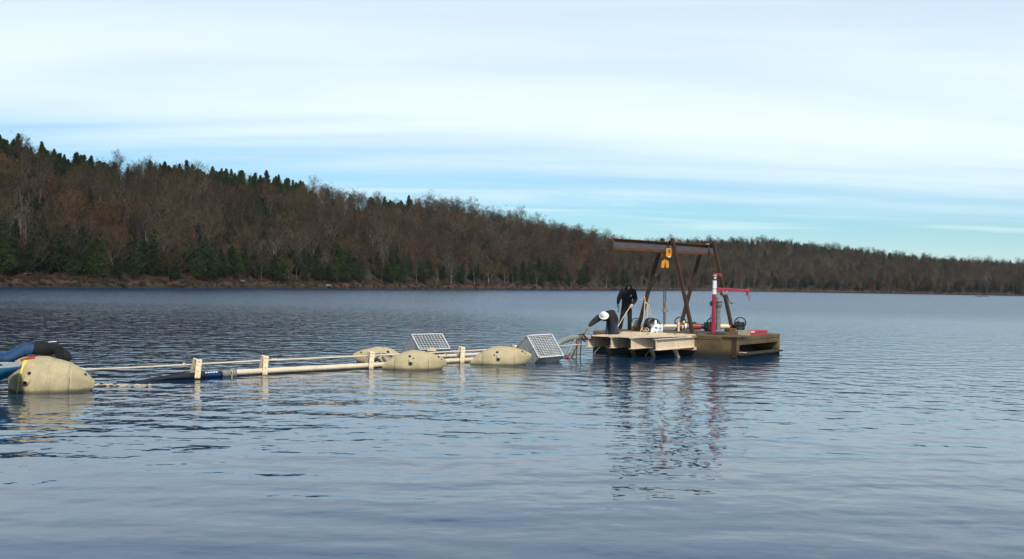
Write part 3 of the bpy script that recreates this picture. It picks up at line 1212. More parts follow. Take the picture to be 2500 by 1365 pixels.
mb = MB()
chain(mb, P(1620.5, 655, 44.8), P(1620.5, 795, 44.8), .07, .014, .02)
chain(mb, P(1624.5, 655, 44.8), P(1625, 737, 44.8), .07, .014, .02)
mb.build('load_chain', 'chain', t)
mb = MB()
mb.tube([P(1624.2, 764, 44.8), P(1624.6, 794, 44.8)], .010, 5)
mb.tube([P(1622.4, 764, 44.8), P(1622.4, 790, 44.8)], .010, 5)
mb.build('pendant_line', 'iron', t)
mb = MB()
mb.tube([P(1623.6, 737, 44.75), P(1623.8, 742, 44.75), P(1624.4, 750, 44.75)], [.035, .05, .028], 8)
hk = P(1623.3, 757, 44.75)
mb.torus(hk, CY, .078, .027, 20, 8, R(-20), R(300))
mb.build('hook', 'brass', t)


# flat writing
def text_obj(txt, size, loc, X, Z, m, parent, name, bold=0.0):
    cu = bpy.data.curves.new('txt', 'FONT')
    cu.body = txt
    cu.size = size
    cu.align_x = 'CENTER'
    cu.align_y = 'CENTER'
    cu.offset = bold
    cu.extrude = 0.001
    tmp = bpy.data.objects.new('txt', cu)
    COL.objects.link(tmp)
    dg = bpy.context.evaluated_depsgraph_get()
    me_ = bpy.data.meshes.new_from_object(tmp.evaluated_get(dg))
    bpy.data.objects.remove(tmp)
    X, Z = Vector(X).normalized(), Vector(Z).normalized()
    Y = Z.cross(X).normalized()
    mt = Matrix((X, Z, X.cross(Z))).transposed().to_4x4()
    me_.transform(Matrix.Translation(Vector(loc) - ORG[parent.name]) @ mt)
    me_.materials.clear()
    me_.materials.append(M[m])
    me_.name = name
    o_ = bpy.data.objects.new(name, me_)
    COL.objects.link(o_)
    o_.parent = parent
    ORG[o_.name] = ORG[parent.name]
    return o_


text_obj('2', .15, HP + UP * .06 + CX * .02 - CY * .146, CX, UP, 'hole', t, 'numeral', .006)

# ------------------------------------------------------------------ red davit crane
DB = deckpt(1741, 817, 43.9)
DT = P(1745.5, 668, 43.9)
t = thing('davit_crane', DB, 'red davit crane with white bands on its post and a hook on its arm', 'crane')
ax = (DT - DB).normalized()
dl = (DT - DB).length


def dv(f):
    return DB + ax * dl * f


mb = MB()
mb.tube([dv(.0), dv(.168)], .095, 16)
mb.tube([dv(.168), dv(.18)], .105, 16)
mb.build('socket', 'red', t)
mb = MB()
mb.tube([dv(.18), dv(1.0)], .078, 16)
mb.build('post', 'red', t)
for a_, b_ in ((.655, .757), (.752 + .012, .874)):
    pass
mb = MB(); mb.tube([dv(.660), dv(.742)], .0805, 16); mb.build('reflective_band', 'white', t)
mb = MB(); mb.tube([dv(.752), dv(.885)], .0805, 16); mb.build('reflective_band', 'white', t)
mb = MB(); mb.tube([dv(.957), dv(.985)], .0800, 16); mb.build('decal', 'toolbeige', t)
mb = MB()
c = dv(.925) - CY * .082
mb.prism([c + CX * -.035 + UP * .035, c + CX * .045 + UP * .035, c + CX * .045 + UP * .005, c + CX * -.035 - UP * .03], -CY * .004)
mb.build('flag_decal', 'white', t)
mb = MB()
mb.box(DB + UP * .02 + CX * .13, .62, .5, .035, BF, BS, UP)
for q in range(5):
    mb.disc(DB + UP * .05 + CX * (.05 + .09 * q) - CY * .18, UP, .022, .03, 6)
mb.build('base_plate', 'rust', t)
am0, am1 = P(1751, 705.8, 43.9), P(1829, 710.5, 43.9)
mb = MB()
mb.bar(am0, am1, .10, .10)
mb.bar(P(1749, 703, 43.9), P(1757, 711, 43.9), .11, .16)
mb.build('arm', 'red', t, bevel=.006)
mb = MB()
mb.bar(P(1825.5, 704, 43.9), P(1824, 721.5, 43.9), .09, .07, CY)
mb.build('arm_tip', 'red', t, bevel=.006)
mb = MB()
mb.tube([P(1828, 711, 43.9), P(1828.3, 718, 43.9)], .012, 5)
mb.torus(P(1829, 723, 43.9), CY, .045, .013, 14, 6)
mb.tube([P(1829, 726, 43.9), P(1828.6, 735, 43.9)], .02, 6)
mb.build('hook', 'steel', t)
mb = MB()
mb.box(P(1761, 716, 43.85), .10, .12, .16)
mb.build('winch_bracket', 'red', t)
mb = MB()
mb.lathe(P(1770, 717.5, 43.75), CX, [(-.12, .001), (-.12, .10), (-.07, .12), (.0, .075), (.06, .12), (.1, .12), (.1, .001)], 16)
mb.build('winch_drum', 'greygreen', t)
mb = MB()
mb.tube(curve_pts([P(1776, 719, 43.7), P(1777.5, 728, 43.7), P(1781.5, 739, 43.7)], 8), .017, 6)
mb.tube([P(1781.5, 739.5, 43.7), P(1790, 741, 43.7)], .02, 6)
mb.build('crank_handle', 'iron', t)
mb = MB(); mb.box(P(1764.2, 713.5, 43.76), .045, .02, .065); mb.build('winch_label', 'white', t)
mb = MB()
mb.bar(P(1749, 668.5, 43.9), P(1762, 669.5, 43.9), .07, .06)
mb.box(P(1759, 671.5, 43.9), .09, .07, .11)
mb.build('top_bracket', 'red', t)
mb = MB()
mb.tube([P(1762, 671, 43.9), P(1779, 684, 43.9)], .012, 5)
mb.build('stay_rod', 'iron', t)

# ------------------------------------------------------------------ pipeline with valves along the back of the deck
t = thing('pipeline', P(1720, 806, 46.6), 'pipeline of cream and red pipe sections with black handwheel valves along the barge deck', 'pipeline')
PD = 46.6


def pipe(x0, x1, r, m, name, yy=797.0, d=PD):
    m_ = MB()
    m_.tube([P(x0, yy, d), P(x1, yy + .3, d)], r, 16)
    return m_.build(name, m, t)


def flange(x, r, m, th=.04, yy=797.0, d=PD):
    m_ = MB()
    m_.disc(P(x, yy, d), CX, r, th, 20)
    o_ = m_.build('flange', m, t)
    return o_


pipe(1534, 1548, .10, 'pvc', 'pipe_section', 794)
flange(1541, .15, 'pvc', .05, 794)
mb = MB()
mb.lathe(P(1549, 794, PD), CX, [(-.1, .08), (-.06, .16), (.12, .24), (.20, .15), (.36, .10)], 14)
mb.build('reducer', 'galv_dk', t)
pipe(1562, 1582, .10, 'red', 'pipe_section', 796)
mb = MB()
mb.torus(P(1553, 789, PD + .1), Vector((.5, 1, 0)), .2, .018, 24, 6)
mb.build('handwheel', 'iron', t)
pipe(1610, 1655, .085, 'pvc', 'pipe_section', 796.5)
mb = MB()
mb.box(P(1655.5, 797, PD), .075, .34, .38)
mb.build('flange', 'pvc', t)
pipe(1656.5, 1711, .13, 'brick', 'pipe_section')
flange(1659.5, .165, 'brick', .06)
for (a_, b_, m_) in ((1661.5, 1664, 'greygreen'), (1664.5, 1667.5, 'white'), (1671, 1675.5, 'white'), (1676, 1680, 'greygreen'), (1683, 1687, 'greygreen')):
    q = MB()
    q.tube([P(a_, 797, PD), P(b_, 797.1, PD)], .1325, 18)
    q.build('painted_stripe', m_, t)
mb = MB()
mb.tube([P(1660, 787.5, PD + .05), P(1700, 787.8, PD + .05)], .035, 8)
mb.tube([P(1669, 784.5, PD), P(1669.2, 787, PD)], .05, 8)
mb.build('side_tube', 'iron', t)
mb = MB()
mb.lathe(P(1669.5, 787.5, PD - .15), UP, [(-.04, .001), (-.04, .05), (.02, .06), (.06, .035), (.07, .001)], 14)
mb.build('yellow_cap', 'yellow', t)
pipe(1707, 1727, .10, 'iron', 'pipe_section', 797)
mb = MB()
mb.lathe(P(1720, 797, PD), CX, [(-.04, .10), (0, .17), (.10, .19), (.16, .17), (.22, .10)], 14)
mb.box(P(1734, 799, PD - .15), .20, .3, .42)
mb.lathe(P(1734, 805, PD - .2), -CY, [(-.1, .001), (-.1, .2), (.12, .17), (.13, .001)], 14)
mb.build('valve_body', 'valve', t, bevel=.02)


def handwheel(c, axis, Rr, r=.024, spokes=3, rot=0.0):
    m_ = MB()
    c = Vector(c)
    ax_ = Vector(axis).normalized()
    m_.torus(c, ax_, Rr, r, 32, 8)
    a = ax_.cross(UP).normalized()
    b = ax_.cross(a)
    for k in range(spokes):
        an = rot + 2 * math.pi * k / spokes
        m_.bar(c, c + (a * math.cos(an) + b * math.sin(an)) * Rr, .03, .02, ax_)
    m_.disc(c, ax_, .045, .06, 12)
    m_.tube([c, c + ax_ * .22], .025, 8)
    return m_.build('handwheel', 'iron', t)


handwheel(P(1739, 789.5, PD - .42), CY, .215, rot=.4)
handwheel(P(1661, 787.5, PD + .12), CY, .225, rot=.9)
handwheel(P(1807, 788.5, PD - .5), CY, .225, rot=R(-12))
pipe(1748, 1782, .098, 'pvc', 'pipe_section')
flange(1751, .13, 'pvc', .05)
flange(1783, .135, 'redbox', .05)
pipe(1784, 1800, .095, 'iron', 'pipe_section', 797.5)
mb = MB()
rbox(mb, P(1808, 796.5, PD - .2), .30, .3, .30, .06)
mb.lathe(P(1797, 794, PD - .2), CX, [(-.06, .1), (0, .15), (.1, .16), (.14, .1)], 14)
mb.tube([P(1802, 803, PD - .2), P(1801.5, 809, PD - .2)], .03, 6)
mb.build('valve_body', 'valve', t, bevel=.03)
mb = MB()
mb.tube(curve_pts([P(1735, 788, PD - .3), P(1734.5, 772, PD - .3), P(1738, 769, PD - .3), P(1741, 770, PD - .3)], 12), .016, 6)
mb.build('lever', 'iron', t)
for x in (1655, 1690, 1775):
    mb = MB()
    q = P(x, 803, PD)
    mb.obox(Vector((q.x - .08, q.y - .12, .75)), CX * .16, CY * .24, UP * .17)
    mb.build('pipe_saddle', 'rust', t)

# grey relief valve standing behind the davit
t = thing('relief_valve', deckpt(1753, 803, 46.0), 'grey green cast valve standard with a round side cap behind the red davit', 'valve')
c0, c1 = P(1753.5, 806, 46.0), P(1753.5, 750, 46.0)
mb = MB()
mb.tube([c0, c1], [.095, .085], 14)
mb.build('standpipe', 'greygreen', t)
mb = MB()
mb.lathe(P(1754.5, 751, 46.0), UP, [(0, .085), (.03, .12), (.20, .135), (.22, .13), (.235, .17), (.28, .17), (.29, .001)], 16)
mb.tube([P(1750.5, 742, 46.0), P(1751, 727, 46.0)], .045, 10)
mb.disc(P(1751, 727.5, 46.0), UP, .06, .05, 12)
mb.build('head', 'greygreen', t)
mb = MB()
mb.lathe(P(1740, 741.5, 45.9), -CY, [(-.1, .11), (0, .12), (.02, .115), (.02, .001)], 16)
mb.torus(P(1740, 741.5, 45.85), CY, .105, .02, 20, 6)
mb.tube([P(1740, 741.5, 45.95), P(1752, 745, 46)], .07, 10)
mb.build('side_cap', 'valve', t)

# timber block at the pipe end
mb = MB()
q = deckpt(1789, 816, 43.9)
mb.box(q + UP * .12, .20, .22, .25, BF, BS, UP)
tag(mb.build('wood_block', 'wood', None, bevel=.012, at=q), 'short brown timber block standing on deck by the pipe end', 'block')

# long red tool chest at the barge corner
q = deckpt(1831, 819.5, 43.2)
t = thing('tool_chest', q, 'long low red steel chest with beige end panel on the barge corner', 'chest')
mb = MB()
mb.obox(q + UP * .004, BF * .46, BS * 1.75, UP * .085)
mb.build('box', 'redbox', t, bevel=.006)
mb = MB()
mb.obox(q + UP * .095 - BF * .012, BF * .475, BS * 1.76, UP * .085)
mb.build('lid', 'redbox', t, bevel=.006)
mb = MB()
mb.obox(q + UP * .004 - BS * .022 - BF * .006, BF * .475, BS * .02, UP * .185)
mb.build('end_panel', 'toolbeige', t, bevel=.004)
for i_, z_ in ((.1, .10), (.38, .14)):
    mb = MB(); mb.disc(q + BF * i_ + UP * z_ - BS * .024, BS, .018, .01, 8); mb.build('bolt', 'hole', t)
mb = MB()
for (a_, b_) in ((.06, .16), (.22, .06), (.30, .10)):
    mb.obox(q + UP * .108 - BF * .0155 + BS * a_, BS * b_, UP * .06, -BF * .002)
mb.build('sticker', 'white', t)
mb = MB()
for k in range(6):
    mb.obox(q + UP * .118 - BF * .0150 + BS * (.78 + .07 * k), BS * .045, UP * .04, -BF * .0015)
mb.build('faded_lettering', 'redvest', t)

# round dark reel (tyre) and the white pump housing by the gantry leg
c = P(1589, 791, 45.0)
t = thing('cable_reel', deckpt(1589, 806, 45.0), 'round dark rubber reel on its side frame beside the rusty gantry leg', 'reel')
axr = Vector((.45, -1, .0)).normalized()
mb = MB()
mb.lathe(c, axr, [(-.14, .17), (-.14, .23), (-.12, .245), (.10, .245), (.13, .23), (.13, .16)], 24)
mb.build('drum', 'rubber', t)
mb = MB()
mb.lathe(c, axr, [(-.10, .001), (-.10, .17), (.08, .17), (.08, .11), (.02, .10), (.02, .001)], 20)
mb.build('rim', 'wood', t)
mb = MB()
mb.lathe(c - UP * .08, axr, [(.06, .001), (.06, .05), (.15, .04), (.15, .001)], 12)
mb.build('hub', 'galv', t)
mb = MB()
b0 = deckpt(1589, 806, 45.0)
mb.obox(b0 + Vector((-.2, -.12, 0)), CX * .4, CY * .24, UP * .03)
mb.bar(b0 + Vector((0, .12, 0)), c + Vector((0, .12, 0)), .06, .04, CY)
mb.build('stand', 'rust', t)

q = deckpt(1604, 813, 44.0)
t = thing('pump', q, 'white plastic pump housing with black hose loop on the barge deck', 'pump')


def pim(px, py, d=44.0):
    return P(px, py, d)


out = [(1588.5, 812), (1590, 803), (1594.5, 797.5), (1597.5, 792.5), (1599, 781.5), (1603, 781.5), (1605, 792), (1611, 792.3), (1616, 794.5), (1618.6, 799), (1618.2, 809), (1615.5, 810.5),
       (1611.5, 808.6), (1607, 807.6), (1602, 809.8), (1597, 810.5), (1594.5, 813), (1590.5, 813.8)]
mb = MB()
mb.prism([pim(a_, b_) for a_, b_ in out], CY * .26)
mb.build('housing', 'whiteplastic', t, bevel=.02)
mb = MB()
mb.prism([pim(a_, b_, 43.985) for a_, b_ in ((1598, 799), (1602, 798.5), (1605.5, 800.5), (1603.5, 802.8), (1601, 801.3))], -CY * .006)
mb.build('vent', 'hole', t)
mb = MB()
mb.lathe(pim(1612, 801, 44.0), -CY, [(0, .05), (.012, .048), (.013, .001)], 14)
mb.build('port', 'galv_dk', t)
mb = MB()
mb.box(pim(1613.5, 812.5, 43.85), .14, .14, .16)
mb.box(pim(1582.5, 815, 43.75), .07, .1, .10)
mb.build('bracket', 'galv_dk', t, bevel=.01)
mb = MB()
mb.disc(pim(1606, 811, 43.95), CY, .06, .04, 14)
mb.build('foot', 'whiteplastic', t)
mb = MB()
mb.tube(curve_pts([pim(1598, 785, 44.1), pim(1600.5, 779.8, 44.1), pim(1606, 782, 44.1), pim(1611, 790, 44.1), pim(1612.5, 797, 44.1)], 20), .026, 8)
mb.tube([pim(1605, 783, 44.1), pim(1605.5, 792, 44.1)], .022, 6)
mb.build('hose', 'rubber', t)

# ropes tied to the gantry leg
def rope(pts, r, label, m='rope', name='rope', n=40):
    m_ = MB()
    m_.tube(curve_pts(pts, n), r, 6)
    o_ = m_.build(name, m, None, at=pts[len(pts) // 2])
    return tag(o_, label, 'rope')


def q44(x, y, d=45.2):
    return P(x, y, d)


rope([q44(1578, 738), q44(1574, 738.5), q44(1578, 740.5), q44(1583, 739), q44(1584.5, 735.5), q44(1580, 735.5, 46.2), q44(1573, 731, 46), q44(1570.5, 727, 45.3), q44(1573.5, 725.5), q44(1574.5, 732),
      q44(1573, 760), q44(1570.5, 785), q44(1569, 811)], .020, 'cream rope knotted round the gantry leg with its end hanging to the deck', n=80)
rope([q44(1583.5, 738), q44(1585, 746), q44(1588.3, 760), q44(1587, 768.5), q44(1583.5, 768), q44(1583, 755), q44(1582.5, 742)], .013, 'thin cream rope loop hanging beside the rusty gantry leg')
rope([q44(1580.5, 742), q44(1580.4, 770), q44(1579.5, 790), q44(1577, 803), q44(1580, 808)], .020, 'cream rope hanging straight down from the knot on the gantry leg')
rope([q44(1571, 727.5), q44(1566, 731), q44(1561.5, 733)], .012, 'short frayed rope end sticking out left of the gantry leg knot')
rope([q44(1569, 733, 45.3), q44(1567, 748, 45.3), q44(1562, 757, 45.3), q44(1556, 761, 45.3)], .006, 'thin grey cord sagging left from the gantry leg knot', 'hose')
rope([deckpt(1563, 811, 44.6) + UP * .03, q44(1566, 804, 44.6), q44(1569, 799, 44.7), q44(1566, 802, 44.8), q44(1572, 808, 44.5), q44(1578, 806, 44.6), q44(1575, 802, 44.7), q44(1580, 801, 44.6), q44(1584, 806, 44.5), deckpt(1578, 812, 44.5) + UP * .03],
     .020, 'tangled cream rope heap on the deck at the gantry leg foot', n=60)

# ------------------------------------------------------------------ pontoon bags
def bag(label, tl, tr, zc, Rv, prof, holes, creases, nozzle, Rd=None, extra=None):
    tl, tr = Vector(tl), Vector(tr)
    Rd = Rd or Rv * 1.15
    axv = tr - tl
    mid = (tl + tr) / 2
    base = Vector((mid.x, mid.y, 0))
    rt = thing('float_bag', base, label, 'float bag', 'tan float bags carrying the pipe')
    sd = Vector((axv.y, -axv.x, 0)).normalized()                  # towards the camera
    if sd.y > 0:
        sd = -sd

    def S(s, th, k=1.0):
        f = np.interp(s, prof[0], prof[1])
        c_ = mid + axv * s / 2
        cz = c_.z * (abs(s) ** 1.5) + zc * (1 - abs(s) ** 1.5)
        e_ = abs(s) ** 4
        f2 = f * (1 + .040 * math.cos(9 * th + 3 * s) * abs(s) ** 2.2 + .014 * math.sin(5 * th + 7 * s) + .010 * math.sin(11 * s + 2 * th))
        for s0 in creases:
            f2 *= 1 - .05 * math.exp(-((s - s0) / .022) ** 2)
        rd_ = Rd * f2 * (1 - .75 * e_)
        rv_ = Rv * f2
        return Vector((c_.x, c_.y, cz)) + sd * math.cos(th) * rd_ * k + UP * math.sin(th) * rv_ * k

    def nrm(s, th):
        a = S(s + .01, th) - S(s - .01, th)
        b = S(s, th + .02) - S(s, th - .02)
        n_ = a.cross(b).normalized()
        return n_ if n_.dot(S(s, th) - S(s, th, .5)) > 0 else -n_

    ns, nth = 96, 48
    m_ = MB()
    vs = [S(-1 + 2 * i / ns, 2 * math.pi * j / nth) for i in range(ns + 1) for j in range(nth)]
    fs = [(i * nth + j, i * nth + (j + 1) % nth, (i + 1) * nth + (j + 1) % nth, (i + 1) * nth + j) for i in range(ns) for j in range(nth)]
    fs = [f_[::-1] for f_ in fs]
    m_.add(vs, fs, True)
    m_.add(vs[:nth], [tuple(range(nth))])
    m_.add(vs[-nth:], [tuple(range(nth))[::-1]])
    m_.build('fabric', 'bag', rt)
    for s0 in creases:
        m_ = MB()
        m_.tube([S(s0 + .010 * math.sin(4 * th), th, .992) for th in np.linspace(R(-60), R(50), 14)], [.002 + .010 * math.sin(math.pi * q_ / 13) for q_ in range(14)], 5)
        m_.build('crease', 'crease', rt)  # dark line draws the shade in each fold
    for (s0, th, r_) in holes:
        n_ = nrm(s0, R(th))
        m_ = MB()
        m_.disc(S(s0, R(th)) + n_ * .004, n_, r_, .012, 14)
        m_.build('grommet', 'hole', rt)
    s0, th, r_ = nozzle
    n_ = nrm(s0, R(th))
    c_ = S(s0, R(th))
    dn = (n_ - UP * .55).normalized()
    m_ = MB()
    m_.lathe(c_ - dn * .06 + UP * .03, dn, [(0, r_ * 1.9), (.05, r_ * 1.5), (.09, r_ * 1.2), (.12, r_), (.121, r_ * .75), (.09, .001)], 14)
    m_.build('nozzle', 'bag', rt)
    m_ = MB()
    m_.disc(c_ + dn * .058 + UP * .03, dn, r_ * .78, .008, 12)
    m_.build('nozzle_mouth', 'hole', rt)
    return rt, S, nrm


symp = ([-1, -.93, -.8, -.6, -.35, -.1, .2, .45, .7, .88, 1], [.10, .24, .44, .68, .89, 1, .985, .86, .60, .33, .10])
big = ([-1, -.93, -.8, -.6, -.35, -.1, .2, .45, .7, .88, 1], [.42, .62, .80, .94, 1, .985, .90, .77, .54, .30, .10])
t1, S1, N1 = bag('large tan float bag with a yellow strap beside the blue boat', P(22, 930, 26.0), P(231, 937, 26.3), .14, .63, big,
                 [(-.37, 27, .040), (-.47, 18, .024), (.80, 60, .03)], (.07, .50), (-.42, 6, .06))
t2, S2, N2 = bag('tan float bag in front of the long pipe, between two uprights', P(933, 896, 34.2), P(1091, 884, 34.6), .11, .45, symp,
                 [(-.20, 42, .042), (-.10, 32, .024), (.72, 58, .038), (.82, 42, .024)], (-.66, .36), (-.18, 12, .055))
t3, S3, N3 = bag('tan float bag against the grated steel box nearest the barge', P(1148, 887, 36.8), P(1297, 868, 37.2), .12, .47, symp,
                 [(-.20, 40, .042), (-.30, 28, .024), (.66, 52, .038), (.76, 40, .024)], (-.66, .36), (-.18, 10, .055))
t4, S4, N4 = bag('tan float bag lying behind the long pipe and the grey hoses', P(862, 868, 36.8), P(992, 884, 37.2), .05, .45, symp,
                 [(-.72, 50, .03), (.25, 45, .05)], (.1,), (.3, 0, .045))
# things fixed on the large bag
m_ = MB()
pts = [S1(-.63 + .12 * max(0, math.sin(th)), th, 1.012) for th in np.linspace(R(-5), R(62), 16)]
for k in range(15):
    a_, b_ = pts[k], pts[k + 1]
    wv = (S1(.1, R(30)) - S1(-.1, R(30))).normalized() * (.012 + .025 * k / 15)
    m_.add([a_ - wv, a_ + wv, b_ + wv, b_ - wv], [(0, 1, 2, 3)])
st = m_.build('strap', 'yellow', t1)
sm = st.modifiers.new('thickness', 'SOLIDIFY')
sm.thickness = .012
m_ = MB()
m_.tube([S1(-.63, R(-2), 1.03), S1(-.64, R(-14), 1.04), S1(-.68, R(-18), 1.05)], [.02, .026, .012], 6)
m_.build('strap_tail', 'rope', t1)

# ------------------------------------------------------------------ pipes, conduit and clamps
def boards(label, xf, yf0, yf1, xt, xr, yr0, xrt, d, w_):
    c_ = P(xf, yf0, d)
    rt = thing('pipe_clamp', Vector((c_.x, c_.y, 0)), label, 'clamp', 'cream board clamps along the pipe')
    for (x0, y0, x1, y1, dd0, dd1, nm, ww) in ((xf, yf0, xt, yf1, 0, .16, 'front_board', w_), (xr, yr0, xrt, yf1 - 1, .42, .22, 'rear_board', w_ * 1.15)):
        m_ = MB()
        a_, b_ = P(x0, y0, d + dd0), P(x1, y1, d + dd1)
        m_.bar(a_, b_, ww, .03, CY)
        ob = m_.build(nm, 'plank', rt, bevel=.004)
        m_ = MB()
        for f_ in (.12, .62):
            m_.disc(b_.lerp(a_, f_) - CY * .018, CY, .016, .012, 8)
        m_.build('bolt', 'wood', ob)


boards('cream board clamp over the black rubber hose end', 482, 924, 877.5, 487, 471, 911, 479.5, 29.62, .145)
boards('cream board clamp near the left end of the long pipe', 647, 916, 869.5, 650, 639, 901, 646, 31.25, .14)
boards('cream board clamp left of the middle float bag', 906, 901, 858.5, 909.5, 897, 886, 904, 34.15, .14)
boards('cream board clamp between the middle bag and the grated box', 1128, 890, 847.5, 1131, 1119, 874, 1126, 37.3, .14)
boards('cream board clamp half hidden behind the bag at the grated box', 1262, 886, 843.5, 1262, 1254, 872, 1257, 38.6, .15)

t = thing('long_pipe', P(900, 894, 34.4), 'long cream plastic pipe floating along the row of board clamps', 'pipe')
mb = MB()
mb.tube([P(567, 910.5, 30.8), P(905, 892.5, 34.5), P(1130, 880, 37.7), P(1300, 871, 40.2)], .085, 18)
mb.build('pipe', 'pvc', t)
mb = MB()
mb.tube([P(538, 913.5, 30.5), P(567, 911.5, 30.8)], .098, 16)
mb.build('coupling', 'hose', t)
mb = MB()
mb.disc(P(566, 910.8, 30.75), P(600, 909, 31.1) - P(567, 911, 30.8), .135, .05, 18)
mb.disc(P(572, 910.4, 30.85), P(600, 909, 31.1) - P(567, 911, 30.8), .125, .03, 18)
mb.build('flange', 'hose', t)
mb = MB()
mb.tube(curve_pts([P(564, 902, 30.6), P(568, 908, 30.5), P(566, 918, 30.5), P(567, 923, 30.5)], 10), .016, 5)
mb.build('tie_cord', 'rope', t)
t = thing('second_pipe', P(1100, 869, 38.6), 'thinner cream pipe lying just behind the long pipe', 'pipe')
mb = MB()
mb.tube([P(995, 873.5, 36.9), P(1095, 869, 38.6), P(1300, 858, 42)], .06, 14)
mb.build('pipe', 'pvc', t)
mb = MB()
mb.lathe(P(1088, 869.5, 38.5), CX, [(-.04, .06), (-.04, .10), (.04, .10), (.04, .06)], 14)
mb.build('coupling', 'hose', t)

t = thing('rubber_hose', P(480, 919, 29.9), 'black rubber hose with a blue printed band sinking into the lake', 'hose')
hp = curve_pts([P(540, 914, 30.5), P(500, 916.3, 30.1), P(455, 919, 29.6), P(415, 922, 29.3), P(380, 927, 29.0), P(330, 936, 28.6)], 30)
mb = MB()
mb.tube(hp, [.090] * 12 + [.09 - .0016 * k for k in range(len(hp) - 12)], 14)
mb.build('hose', 'rubber', t)
mb = MB()
mb.tube([P(533, 914.4, 30.43), P(516, 915.3, 30.25), P(500, 916.3, 30.1)], .0925, 14)
mb.build('printed_band', 'blueband', t)
mb = MB()
for k in range(5):
    x_ = 503 + k * 6.4
    c_ = P(x_, 911.2 - k * .32, 30.02 + k * .065)
    ez = Vector((0, -.55, .83))
    mb.prism([c_ - CX * .022, c_ - CX * .008, c_ + CX * .0, c_ + CX * .012, c_ + CX * .028, c_ + CX * .028 + UP * .035, c_ - CX * .022 + UP * .035], -CY * .012)
mb.build('white_lettering', 'white', t)

t = thing('conduit', P(640, 881, 31.8), 'thin cream conduit threaded through the board clamps above the water', 'conduit')
mb = MB()
cpts = [P(196, 902.5, 26.9), P(330, 897.5, 28.3), P(455, 891, 29.8), P(480, 889.6, 30.25), P(642, 880.3, 31.95), P(905, 868.4, 34.55), P(1128, 857.3, 37.55), P(1260, 850.5, 39.6)]
mb.tube(cpts, .024, 10)
mb.build('conduit_tube', 'pvc', t)
mb = MB()
mb.lathe(P(449, 891.3, 29.7), CX, [(-.02, .024), (-.018, .062), (.022, .062), (.024, .024)], 14)
mb.build('collar', 'plank', t)
mb = MB()
mb.lathe(P(670, 878.8, 32.2), CX, [(-.08, .024), (-.06, .036), (.06, .036), (.08, .024)], 10)
mb.build('coupling', 'plank', t)
mb = MB()
mb.tube([P(193, 901, 26.85), P(208, 902.8, 27.0)], [.05, .03], 10)
mb.build('end_plug', 'white', t)
t = thing('reflection_line', P(300, 935, 27.5), 'pale line drawn in place of faint reflections right of the large bag', 'line')  # pale tube stands in for faint reflections on the water
mb = MB()
mb.tube([q_ - UP * (.052 + .012 * math.sin(1.7 * k_)) for k_, q_ in enumerate(curve_pts([P(228, 934.5, 27.3), P(262, 934, 27.5), P(300, 936, 27.5), P(350, 935.5, 27.8), P(372, 935, 27.9)], 30))], [.02 + .012 * math.sin(k * .9) for k in range(len(curve_pts([P(0, 0, 1)] * 5, 30)))], 6)
mb.build('line', 'rope', t)

# grey hoses on the rear bag
for (pl, lb) in (([(912, 866, 36.2), (925, 863, 36.3), (936, 869, 36.2), (944, 882, 36)], 'grey hose arching over the rear float bag'),
                 ([(915, 877, 36.1), (925, 869, 36.0), (938, 866, 36.2), (952, 873, 36.1), (962, 880, 36)], 'second grey hose crossing the rear float bag'),
                 ([(914, 882, 36.1), (922, 879, 35.9), (932, 886, 35.9)], 'short black hose bend low on the rear float bag'),
                 ([(935, 864, 36.4), (950, 868, 36.2), (966, 876, 36.1)], 'dark hose lying along the crest of the rear float bag')):
    tag(bool(0) or (lambda m__: (m__.tube(curve_pts([P(*q_) for q_ in pl], 20), .028, 8), m__.build('hose', 'hose' if 'grey' in lb else 'rubber', None, at=P(*pl[1])))[1])(MB()), lb, 'hose')

